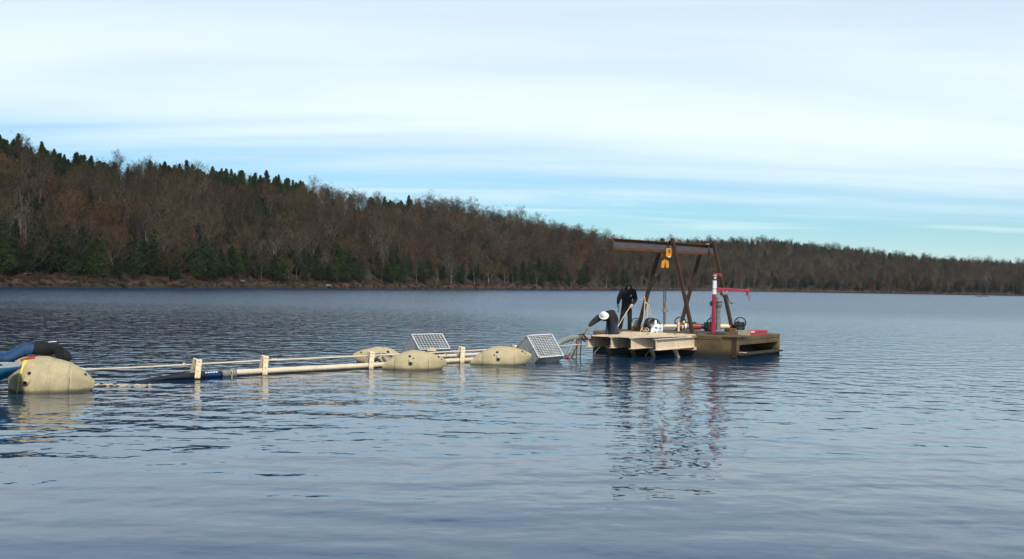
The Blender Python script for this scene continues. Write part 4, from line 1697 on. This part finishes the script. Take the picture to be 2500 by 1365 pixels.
# ------------------------------------------------------------------ grated steel intake boxes
def crate(label, P0, a, b, c, na, nb, dim='galv'):
    P0, a, b, c = Vector(P0), Vector(a), Vector(b), Vector(c)
    # make the three edges square to each other
    an = a.normalized()
    bn = (b - an * b.dot(an)).normalized()
    cn = an.cross(bn)
    if cn.dot(c) < 0:
        cn = -cn
    a, b, c = an * a.length, bn * b.length, cn * c.length
    ce = P0 + a / 2 + b / 2 + c / 2
    rt = thing('intake_box', Vector((ce.x, ce.y, 0)), label, 'box', 'grated steel boxes')
    w_ = .042
    for (o_, d_) in ((P0, a), (P0 + b, a), (P0, b), (P0 + a, b)):
        m_ = MB()
        m_.bar(o_ - d_.normalized() * w_ / 2, o_ + d_ + d_.normalized() * w_ / 2, w_, w_ * .9, cn)
        m_.build('frame_rail', 'galv', rt)
    for (o_, d_) in ((P0, c), (P0 + b, c), (P0 + a, c), (P0 + a + b, c)):
        m_ = MB()
        m_.bar(o_ + cn * w_ / 2, o_ + d_, w_ * .9, w_ * .9, bn)
        m_.build('corner_rail', 'galv_dk', rt)
    m_ = MB()
    for k in range(1, na):
        q_ = P0 + a * k / na + cn * .012
        m_.bar(q_ + bn * w_ / 2, q_ + b - bn * w_ / 2, .017, .020, cn)
    for k in range(1, nb):
        q_ = P0 + b * k / nb + cn * .004
        m_.bar(q_ + an * w_ / 2, q_ + a - an * w_ / 2, .013, .018, cn)
    m_.build('grating', dim, rt, kind='stuff')
    m_ = MB()
    n_ = int(c.length / .058)
    for k in range(1, n_):
        q_ = P0 + c * k / n_
        m_.bar(q_ + bn * w_ / 2, q_ + b - bn * w_ / 2, .034, .012, an)
        q2 = P0 + a + c * k / n_
        m_.bar(q2 + bn * w_ / 2, q2 + b - bn * w_ / 2, .034, .012, an)
    for k in range(1, 14):
        q_ = P0 + b + a * k / 14
        m_.bar(q_ + cn * w_ / 2, q_ + c, .05, .010, bn)
        q_ = P0 + a * k / 14
        m_.bar(q_ + cn * w_ / 2, q_ + c, .05, .010, bn)
    m_.build('side_slats', 'galv_dk', rt, kind='stuff')
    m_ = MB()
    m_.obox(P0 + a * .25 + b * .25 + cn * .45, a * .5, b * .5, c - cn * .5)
    m_.build('inner_shade_block', 'inner_shade', rt)  # dark block added so the grating cells read as shaded
    return rt


s1 = 38.3 / FPX
crate('steel box with square grating tilted in the water nearest the barge', P(1287, 820, 38.2), (.84, .80, .03), (.42, -.37, -.69), (-.30, .29, -.95), 10, 13)
s2 = 41.0 / FPX
crate('grated steel box floating behind the middle float bag', P(1005, 817, 40.6), (1.02, .80, .0), (.34, -.40, -.50), (-.42, .45, -.75), 10, 8)
mb = MB()
c = P(1054, 855, 39.8)
mb.prism([c + CX * x_ + UP * z_ for x_, z_ in ((-.17, -.03), (-.11, .05), (-.03, .08), (.05, .08), (.12, .05), (.17, -.03))], CY * .06)
for s_ in (-.05, .06):
    mb.disc(c + CX * s_ + UP * .035 - CY * .003, CY, .016, .01, 8)
tag(mb.build('lifting_lug', 'plank', None, at=c), 'small tan lug plate under the front edge of the rear grated box', 'plate')

# ------------------------------------------------------------------ suction hose with hanging legs
t = thing('suction_hose', P(1410, 826, 41.6), 'thick grey hose arching from the grated box up to the platform', 'hose')
mb = MB()
hp = curve_pts([P(1352, 850, 39.6), P(1366, 837, 40.2), P(1382, 829, 40.8), P(1402, 824.5, 41.4), P(1424, 823.5, 41.9), P(1441, 824.5, 42.0)], 40)
mb.tube(hp, .105, 16)
mb.build('hose', 'hose', t)
mb = MB()
for k in range(6, len(hp) - 1, 2):
    d_ = hp[k + 1] - hp[k - 1]
    mb.torus(hp[k], d_, .104, .004, 16, 4)
mb.build('hose_ribs', 'hose', t, kind='stuff')
mb = MB()
mb.tube([P(1425, 818, 41.6), P(1433, 828, 41.6)], .035, 6)
mb.tube(curve_pts([P(1412, 818, 41.6), P(1418, 817, 41.5), P(1424, 818.5, 41.5), P(1430, 822, 41.5)], 8), .022, 6)
mb.lathe(P(1424.5, 816, 41.55), UP, [(-.04, .001), (-.04, .05), (.03, .05), (.035, .001)], 10)
mb.build('hose_clamp', 'rust', t)
mb = MB()
mb.tube([P(1440.5, 824.2, 41.98), P(1443, 824.4, 42.0)], .112, 16)
mb.build('end_cuff', 'rubber', t)
for (x0, y0, x1, y1, r_, m__, nm, dd) in ((1404, 829, 1384, 871, .060, 'hose', 'flat_leg', 41.3), (1416, 829, 1396, 872, .034, 'wood', 'leg', 41.6),
                                         (1408, 830, 1407, 880, .020, 'rust', 'leg', 41.2), (1419, 829, 1416, 883, .022, 'rust', 'leg', 41.2)):
    mb = MB()
    mb.tube([P(x0, y0, dd), P(x1, y1, dd - .3)], r_, 8)
    lg = mb.build(nm, m__, t)
    if nm == 'flat_leg':
        mb = MB()
        mb.disc(P(1384.5, 869.5, dd - .3), UP, .1, .06, 12)
        mb.build('red_foot', 'redbox', lg)
mb = MB()
mb.tube([P(1423, 829, 41.7), P(1429, 834.5, 41.5)], .03, 6)
mb.build('toggle', 'rust', t)
t = thing('guide_rod', P(1400, 842, 40.8), 'thin cream rod between the grated box and the hose legs', 'rod')
mb = MB()
mb.tube([P(1362, 845, 39.8), P(1400, 842.2, 40.7), P(1428, 840.5, 41.4)], .017, 8)
mb.build('rod', 'pvc', t)

# ------------------------------------------------------------------ the blue boat at the left edge
t = thing('boat', W(-60, 965), 'blue boat with grey rim at the left edge beside the large bag', 'boat')
bd = 24.4
tipz = P(52, 895, bd)
m_ = MB()
ins = MB()
rim = MB()
L_ = [0, .06, .25, .5, .8, 1.2, 1.8, 2.6, 3.6]
keel = [.62, .60, .46, .34, .22, .08, -.05, -.12, -.15]
half = [.30, .42, .58, .66, .70, .72, .72, .72, .72]
rings = []
for x_, k_, h_ in zip(L_, keel, half):
    ba, bb = Vector((.90, .436, 0)), Vector((-.436, .90, 0))      # boat axis and beam direction
    cc = Vector((tipz.x, tipz.y, 0)) - ba * x_ + bb * .62
    gz = .66 - .02 * min(x_, 1)
    rings.append([cc + bb * f_ + UP * z_ for f_, z_ in ((-h_, gz), (-h_ * .92, (gz + k_) / 2), (-h_ * .7, k_), (h_ * .7, k_), (h_ * .92, (gz + k_) / 2), (h_, gz))])
vs = [v_ for r_ in rings for v_ in r_]
fs = [(i * 6 + j, i * 6 + j + 1, (i + 1) * 6 + j + 1, (i + 1) * 6 + j) for i in range(len(rings) - 1) for j in range(5)]
m_.add(vs, fs, True)
m_.add(rings[0], [(0, 1, 2, 3, 4, 5)])
h = m_.build('hull', 'boatblue', t)
sd_ = h.modifiers.new('thickness', 'SOLIDIFY')
sd_.thickness = .03
rim.tube([r_[0] for r_ in rings[::-1]] + [r_[5] for r_ in rings], .032, 8)
rim.build('gunwale', 'boatrim', t)
mb = MB()
mb.obox(rings[0][0] + bb * .03 - ba * .35, ba * .33, bb * .54, UP * .015)
mb.build('bow_deck', 'boatrim', t)

# ------------------------------------------------------------------ people
def skin_mesh(pts, rad, edges, root=0, sub=2):
    me_ = bpy.data.meshes.new('skel')
    me_.from_pydata([tuple(p) for p in pts], edges, [])
    ob = bpy.data.objects.new('skel', me_)
    COL.objects.link(ob)
    ob.modifiers.new('skin', 'SKIN')
    sv = me_.skin_vertices[0].data
    for i, r_ in enumerate(rad):
        rr = r_ if isinstance(r_, tuple) else (r_, r_)
        sv[i].radius = rr
        sv[i].use_root = (i == root)
    if sub:
        ss = ob.modifiers.new('sub', 'SUBSURF')
        ss.levels = sub
    dg = bpy.context.evaluated_depsgraph_get()
    ev = ob.evaluated_get(dg)
    m2 = ev.to_mesh()
    v_ = [v.co.copy() for v in m2.vertices]
    f_ = [tuple(p.vertices) for p in m2.polygons]
    ev.to_mesh_clear()
    bpy.data.objects.remove(ob)
    bpy.data.meshes.remove(me_)
    return v_, f_


def seg_dist(p, a, b):
    ab = b - a
    t_ = max(0, min(1, (p - a).dot(ab) / max(ab.length_squared, 1e-9)))
    return (p - (a + ab * t_)).length


def figure(root, J, bones, mats, hands=(), head=None, bulk=1.0):
    """J: joint name -> (position, radius); bones: (a, b, cloth); one continuous skinned body with fingers and head"""
    names = list(J)
    pts = [J[n_][0] for n_ in names]
    big_ = {'pelvis', 'waist', 'chest', 'upper', 'sl', 'sr', 'el', 'er'}
    rad = [tuple(q_ * (bulk if n_ in big_ else 1.0) for q_ in (J[n_][1] if isinstance(J[n_][1], tuple) else (J[n_][1],) * 2)) for n_ in names]
    edges = [(names.index(a), names.index(b)) for a, b, _ in bones]
    v_, f_ = skin_mesh(pts, rad, edges, names.index('pelvis'))
    lab = []
    for f in f_:
        c_ = sum((v_[i] for i in f), Vector()) / len(f)
        best = min(bones, key=lambda bn: seg_dist(c_, J[bn[0]][0], J[bn[1]][0]) - .5 * (J[bn[0]][1] if not isinstance(J[bn[0]][1], tuple) else J[bn[0]][1][0]))
        lab.append(best[2])
    for (wrist, tip, palm_n, curl) in hands:
        wrist, tip, palm_n = Vector(wrist), Vector(tip), Vector(palm_n).normalized()
        d_ = (tip - wrist).normalized()
        sdv = d_.cross(palm_n).normalized()
        L = .19
        kn = wrist + d_ * L * .5
        pv, pf = skin_mesh([wrist - d_ * .03, wrist + d_ * .02, kn], [(.030, .022), (.042, .022), (.044, .019)], [(0, 1), (1, 2)], 0, 2)
        chains = []
        for q_, (off, ln) in enumerate(((-.032, .85), (-.011, 1.0), (.011, .95), (.031, .75))):
            p0 = kn + sdv * off - d_ * .015
            ps = [p0]
            dd = d_.copy()
            for seg_l in (.045, .032, .024):
                ps.append(ps[-1] + dd * seg_l * ln)
                dd = (dd + palm_n * curl).normalized()
            chains.append(ps)
        th0 = wrist + d_ * .025 - sdv * .03
        chains.append([th0, th0 + (d_ * .6 - sdv * .8).normalized() * .04, th0 + (d_ * .8 - sdv * .5 + palm_n * curl * .8).normalized() * .075, th0 + (d_ - sdv * .1 + palm_n * curl).normalized() * .10])
        for ps in chains:
            cv_, cf_ = skin_mesh(ps, [.0105, .010, .009, .0075], [(0, 1), (1, 2), (2, 3)], 0, 1)
            o_ = len(pv)
            pv += cv_
            pf += [tuple(i + o_ for i in f) for f in cf_]
        o_ = len(v_)
        v_ += pv
        f_ += [tuple(i + o_ for i in f) for f in pf]
        lab += ['skin'] * len(pf)
    if head:
        c_, fw, upv = Vector(head[0]), Vector(head[1]).normalized(), Vector(head[2]).normalized()
        rt_ = fw.cross(upv).normalized()
        upv = rt_.cross(fw).normalized()
        o_ = len(v_)
        nu, nv = 24, 16
        for i in range(nv + 1):
            ph = math.pi * i / nv
            for j in range(nu):
                th = 2 * math.pi * j / nu
                x_, y_, z_ = math.sin(ph) * math.sin(th), math.sin(ph) * math.cos(th), math.cos(ph)
                X, Y, Z = x_ * .075, y_ * .098, z_ * .118
                if z_ < -.2:
                    X *= 1 + .35 * (z_ + .2)
                    Y += .012 * (-z_ - .2)
                if y_ > .5:
                    nose = math.exp(-((x_) / .16) ** 2 - ((z_ + .12) / .2) ** 2)
                    Y += .028 * nose
                    for sx in (-.38, .38):
                        Y -= .012 * math.exp(-((x_ - sx) / .16) ** 2 - ((z_ - .08) / .11) ** 2)
                    Y += .006 * math.exp(-(x_ / .3) ** 2 - ((z_ + .48) / .07) ** 2)
                for sx in (-1, 1):
                    X += sx * .014 * math.exp(-((x_ - sx * .97) / .18) ** 2 - ((z_ + .05) / .22) ** 2 - (y_ / .22) ** 2)
                v_.append(c_ + rt_ * X + fw * Y + upv * Z)
        ff = [(o_ + i * nu + j, o_ + i * nu + (j + 1) % nu, o_ + (i + 1) * nu + (j + 1) % nu, o_ + (i + 1) * nu + j) for i in range(nv) for j in range(nu)]
        f_ += ff
        lab += ['skin'] * len(ff)
    org = ORG[root.name]
    me_ = bpy.data.meshes.new('body')
    me_.from_pydata([tuple(p - org) for p in v_], [], f_)
    keys = list(dict.fromkeys(lab))
    for k in keys:
        me_.materials.append(M[mats[k]])
    me_.polygons.foreach_set('material_index', [keys.index(l_) for l_ in lab])
    me_.polygons.foreach_set('use_smooth', [True] * len(f_))
    me_.update()
    ob = bpy.data.objects.new('body', me_)
    COL.objects.link(ob)
    ob.parent = root
    ORG[ob.name] = org
    if head:
        for sx in (-.030, .030):
            e_ = MB()
            c2 = c_ + fw * .086 + rt_ * sx + upv * .012
            e_.lathe(c2 - fw * .01, fw, [(0, .010), (.006, .008), (.010, .001)], 8)
            e_.build('eye', 'hole', root)
    return ob


# worker in black hooded jacket standing on the deck
D1 = 46.3


def s1p(x, y, dd=0.0):
    return P(x, y, D1 + dd)


t = thing('person', deckpt(1526, 808, D1), 'person in black hooded jacket standing on the barge holding a rope', 'person')
J = {
    'pelvis': (s1p(1529, 745), (.130, .105)), 'waist': (s1p(1530, 738, .02), (.175, .14)), 'chest': (s1p(1531.5, 722), (.205, .16)),
    'upper': (s1p(1533, 711.5, -.02), (.185, .14)), 'neck': (s1p(1534.5, 704.5, -.07), .085), 'skull': (s1p(1535, 700, -.12), .07),
    'sl': (s1p(1519.5, 711.5), .098), 'el': (s1p(1510.5, 730, .05), .075), 'wl': (s1p(1508.3, 744, -.05), .048),
    'sr': (s1p(1547.5, 712), .098), 'er': (s1p(1551.5, 732, .03), .08), 'wr': (s1p(1543.5, 744.5, -.28), .05),
    'hl': (s1p(1522.3, 754), .112), 'kl': (s1p(1518.3, 777, -.06), .095), 'al': (s1p(1513.8, 801, .02), .085),
    'hr': (s1p(1537, 754), .112), 'kr': (s1p(1537.6, 780, -.05), .097), 'ar': (s1p(1537.0, 804, .0), .088),
    'fl': (s1p(1513.5, 806.5, .02), .055), 'tl': (s1p(1510.5, 808.3, -.18), .045),
    'fr': (s1p(1537, 808, .0), .06), 'tr': (s1p(1536.6, 810, -.2), .052),
}
bones = [('pelvis', 'waist', 'jacket'), ('waist', 'chest', 'jacket'), ('chest', 'upper', 'jacket'), ('upper', 'neck', 'jacket'), ('neck', 'skull', 'skin'),
         ('upper', 'sl', 'jacket'), ('sl', 'el', 'jacket'), ('el', 'wl', 'jacket'), ('upper', 'sr', 'jacket'), ('sr', 'er', 'jacket'), ('er', 'wr', 'jacket'),
         ('pelvis', 'hl', 'trousers'), ('hl', 'kl', 'trousers'), ('kl', 'al', 'trousers'), ('pelvis', 'hr', 'trousers'), ('hr', 'kr', 'trousers'), ('kr', 'ar', 'trousers'),
         ('al', 'fl', 'boot'), ('fl', 'tl', 'boot'), ('ar', 'fr', 'boot'), ('fr', 'tr', 'boot')]
hw = [(s1p(1508.2, 744.5, -.05), s1p(1509.2, 754, -.1), (.8, -.5, 0), .45), (s1p(1543.2, 745, -.28), s1p(1537, 750, -.42), (-.3, .2, -1), .7)]
HC = s1p(1534.7, 701.5, -.14)
figure(t, J, bones, {'jacket': 'black_cloth', 'trousers': 'black_trouser', 'boot': 'boot', 'skin': 'skin'}, hw,
       (HC, (.05, -.8, -.6), (.05, -.55, .85)), bulk=1.3)


def hood(root, c, fw, upv, m, open_cos=.62):
    c, fw, upv = Vector(c), Vector(fw).normalized(), Vector(upv).normalized()
    rt_ = fw.cross(upv).normalized()
    upv = rt_.cross(fw)
    m_ = MB()
    nu, nv = 28, 18
    vs, keep = [], []
    for i in range(nv + 1):
        ph = math.pi * i / nv
        for j in range(nu):
            th = 2 * math.pi * j / nu
            x_, y_, z_ = math.sin(ph) * math.sin(th), math.cos(ph), math.sin(ph) * math.cos(th)   # y_ = forward pole
            fl = 1.0 + (.35 if z_ < -.4 else 0) * (-z_ - .4)
            vs.append(c + rt_ * x_ * .118 * fl + fw * (y_ * .135 - .01) + upv * (z_ * .152 + .012))
    for i in range(nv):
        for j in range(nu):
            if math.cos(math.pi * (i + .5) / nv) > open_cos:
                continue
            keep.append((i * nu + j, i * nu + (j + 1) % nu, (i + 1) * nu + (j + 1) % nu, (i + 1) * nu + j))
    m_.add(vs, keep, True)
    o_ = m_.build('hood', m, root)
    q_ = o_.modifiers.new('thickness', 'SOLIDIFY')
    q_.thickness = .014
    return o_


hood(t, HC, (.05, -.8, -.6), (.05, -.55, .85), 'black_cloth')
mb = MB()
c = s1p(1540, 722.5, -.215)
mb.tube(curve_pts([c + UP * .03 - CX * .005, c + UP * .03 + CX * .028, c + CX * .02 - UP * .005, c - CX * .035 - UP * .03], 8), .010, 5)
mb.build('chest_emblem', 'white', t)
# glove
mb = MB()
mb.lathe(s1p(1542.6, 745.5, -.30), s1p(1538.5, 749, -.42) - s1p(1543, 745, -.28), [(-.03, .048), (.03, .058), (.08, .050), (.09, .001)], 10)
mb.build('glove_cuff', 'rope', t)
rope([s1p(1541.8, 751, -.5), s1p(1538.5, 750, -.45), s1p(1526, 768, -1.0), s1p(1513, 790, -1.7), s1p(1506.5, 801, -2.1)], .018, 'taut cream rope from the standing person down to the platform')
mb = MB()
mb.tube([s1p(1509.6, 748, -.12), s1p(1509.8, 757, -.12)], .016, 6)
mb.lathe(s1p(1509.5, 758.5, -.12), UP, [(-.07, .001), (-.06, .03), (0, .03), (.02, .012)], 8)
tag(mb.build('wrench', 'steel', None, at=s1p(1509.6, 753, -.12)), 'small wrench hanging in the standing person\'s left-side hand', 'wrench')

# worker in a white hard hat kneeling on the platform
D2 = 43.2


def k1p(x, y, dd=0.0):
    return P(x, y, D2 + dd)


t = thing('person', Vector((*k1p(1490, 820)[:2], ZT + .04)), 'person in white hard hat kneeling on the cream platform reaching down left', 'person')
J = {
    'pelvis': (k1p(1494.5, 788, .42), (.165, .15)), 'waist': (k1p(1494.5, 779, .34), (.185, .16)), 'chest': (k1p(1488, 770.5, .14), (.215, .17)),
    'upper': (k1p(1481, 768.5, .0), (.185, .15)), 'neck': (k1p(1476.5, 769, -.10), .09), 'skull': (k1p(1475, 770, -.16), .075),
    'sl': (k1p(1467.5, 772, -.02), .105), 'el': (k1p(1450.5, 785, -.2), .085), 'wl': (k1p(1437.2, 797, -.4), .052),
    'sr': (k1p(1494, 775, -.05), .105), 'er': (k1p(1496.3, 797, -.12), .085), 'wr': (k1p(1494, 817, -.42), .056),
    'hl': (k1p(1487, 795, .30), .125), 'kl': (k1p(1482.5, 816.5, -.02), .098), 'al': (k1p(1487, 818.5, .5), .075),
    'hr': (k1p(1501, 795, .36), .125), 'kr': (k1p(1502.5, 814.5, .10), .10), 'ar': (k1p(1507, 815, .62), .08),
    'fl': (k1p(1490, 817.5, .62), .055), 'tl': (k1p(1492, 818.5, .72), .04),
    'fr': (k1p(1510.5, 811.5, .70), .062), 'tr': (k1p(1511.5, 815.5, .78), .05),
}
bones2 = [b_ if b_[2] != 'boot' or True else b_ for b_ in bones]
hw = [(k1p(1436.8, 797.5, -.4), k1p(1429.5, 803, -.5), (.5, 0, -1), .5), (k1p(1494, 817.5, -.42), k1p(1490.5, 827, -.70), (0, .9, -.5), .35)]
figure(t, J, bones2, {'jacket': 'dark_jacket', 'trousers': 'jeans_dk', 'boot': 'boot', 'skin': 'skin'}, hw,
       (k1p(1474.3, 771, -.26), (-.2, -.45, -.87), (-.25, -.80, .45)), bulk=1.4)
hx = Vector((-.10, -.74, .66)).normalized()                     # crown of the hat points to the viewer
hc = k1p(1474.3, 769, -.33)
mb = MB()
mb.lathe(hc, hx, [(-.052, .183), (-.045, .187), (-.035, .178), (-.02, .142), (.02, .136), (.07, .118), (.11, .088), (.135, .05), (.145, .001)], 32)
hb = mb.build('hard_hat', 'hat', t)
mb = MB()
side = hx.cross(CX).normalized()
for off in (-.035, 0, .035):
    pts = [hc + CX * off + side * math.sin(a_) * .128 + hx * (math.cos(a_) * .132 + .012 - abs(off) * .25) for a_ in np.linspace(-1.15, 1.15, 12)]
    mb.tube(pts, .009, 5)
mb.build('ridge', 'hat', hb)
mb = MB()
mb.tube([k1p(1434, 802, -.5), k1p(1429, 811, -.7), k1p(1425.5, 817.5, -.9)], [.026, .024, .03], 8)
tag(mb.build('pry_bar', 'wood', None, at=k1p(1430, 810, -.7)), 'brown bar held by the kneeling person against the grey hose', 'bar')

# person in jeans leaning out of the boat over the large bag
D3 = 26.0


def l1p(x, y, dd=0.0):
    return P(x, y, D3 + dd)


t = thing('person', l1p(40, 880), 'person in blue jeans and black jacket bent over the large tan bag', 'person')
J = {
    'pelvis': (l1p(72, 850, .35), (.155, .15)), 'waist': (l1p(84, 851, .40), (.165, .15)), 'chest': (l1p(116, 851, .45), (.185, .165)),
    'upper': (l1p(140, 851, .48), (.165, .15)), 'neck': (l1p(150, 857, .5), .085), 'skull': (l1p(155, 866, .5), .08),
    'sl': (l1p(139, 852, .28), .10), 'el': (l1p(148, 874, .35), .078), 'wl': (l1p(146, 896, .45), .05),
    'sr': (l1p(142, 851, .68), .10), 'er': (l1p(150, 874, .75), .078), 'wr': (l1p(147, 896, .7), .05),
    'hl': (l1p(64, 853, .22), .125), 'kl': (l1p(20, 878, .10), .095), 'al': (l1p(-22, 873, -.1), .07),
    'hr': (l1p(62, 850, .50), .125), 'kr': (l1p(16, 870, .55), .092), 'ar': (l1p(-30, 858, .5), .07),
    'fl': (l1p(-32, 873, -.1), .05), 'tl': (l1p(-34, 885, -.1), .045),
    'fr': (l1p(-40, 858, .5), .05), 'tr': (l1p(-42, 870, .5), .045),
}
hw = [(l1p(146, 896, .45), l1p(144, 915, .5), (-.3, -.9, 0), .3), (l1p(147, 896, .7), l1p(145, 915, .72), (-.3, -.9, 0), .3)]
figure(t, J, bones, {'jacket': 'black_cloth', 'trousers': 'jeans', 'boot': 'boot', 'skin': 'skin'}, hw, (l1p(155, 873, .52), (-.5, -.1, -.85), (.85, 0, -.5)), bulk=1.12)
hood(t, l1p(155, 871, .52), (-.5, -.1, -.85), (.85, 0, -.5), 'black_cloth')
mb = MB()
mb.box(l1p(68.5, 849.5, .165), .035, .015, .055, X=(.95, 0, -.3), Z=(.3, 0, .95))
mb.build('leather_patch', 'boot', t)
mb = MB()
mb.tube(curve_pts([l1p(118, 835.8, .4), l1p(128, 834.6, .38), l1p(138, 834.2, .4)], 6), .012, 5)
mb.build('shirt_hem', 'white', t)
mb = MB()
c3 = curve_pts([S1(-.66, R(60), 1.03), S1(-.5, R(68), 1.03), S1(-.36, R(74), 1.03)], 10)
mb.tube(c3, .035, 6)
tag(mb.build('red_strap', 'redvest', None, at=c3[5]), 'red webbing strip lying on the large bag under the jeans', 'strap')

# ------------------------------------------------------------------ small things on the far shore
for (px, d, lb, L__) in ((1258, 505, 'pale fallen trunk leaning on the bank of the left shore', 9), ):
    a_ = W(px, 702)
    x_, y_ = (1238 - 1250) / FPX * 508, 508
    z_ = float(ground(np.array(x_), np.array(y_)))
    mb = MB()
    mb.tube([(x_, y_, z_ + .4), (x_ + 2.5, y_ + 1, z_ + 2.0), (x_ + 5.0, y_ + 2, z_ + 3.4)], [.28, .2, .1], 6)
    tag(mb.build('fallen_trunk', 'bark_pale', None, at=(x_, y_, z_)), lb, 'log')
for (px, off, s_, lb) in ((590, 3.2, 1.1, 'pale rock on the left bank below the dense cedars'), (800, 1.2, 1.6, 'flat pale slab at the waterline of the left shore'),
                          (1305, 4.0, 1.3, 'light boulder in the dry brush at the end of the left shore'), (60, 5, 1.6, 'brown boulder on the bank at the far left')):
    y_ = sh(px) + off
    x_ = (px - 1250) / FPX * y_
    z_ = float(ground(np.array(x_), np.array(y_)))
    bm_ = bmesh.new()
    bmesh.ops.create_icosphere(bm_, subdivisions=2, radius=1)
    for v_ in bm_.verts:
        v_.co *= 1 + random.uniform(-.16, .16)
        v_.co.z *= .45
        v_.co.x *= 1.8
        v_.co *= s_ * .6
    me_ = bpy.data.meshes.new('rock')
    bm_.to_mesh(me_)
    bm_.free()
    me_.materials.append(M['rock'])
    ob = bpy.data.objects.new('rock', me_)
    COL.objects.link(ob)
    ob.location = (x_, y_, z_ + .15)
    tag(ob, lb, 'rock')
mb = MB()
c = W(2396, 725)
mb.tube(curve_pts([c + Vector((-3, 0, .02)), c + Vector((-1, 0, .25)), c + Vector((1, 0, .5)), c + Vector((3.4, 0, .1))], 8), .16, 5)
mb.tube([c + Vector((0, 0, .2)), c + Vector((.8, 0, 1.1))], .1, 5)
tag(mb.build('snag', 'bark_dark', None, at=c), 'small dark snag of driftwood in the water near the right shore', 'driftwood')
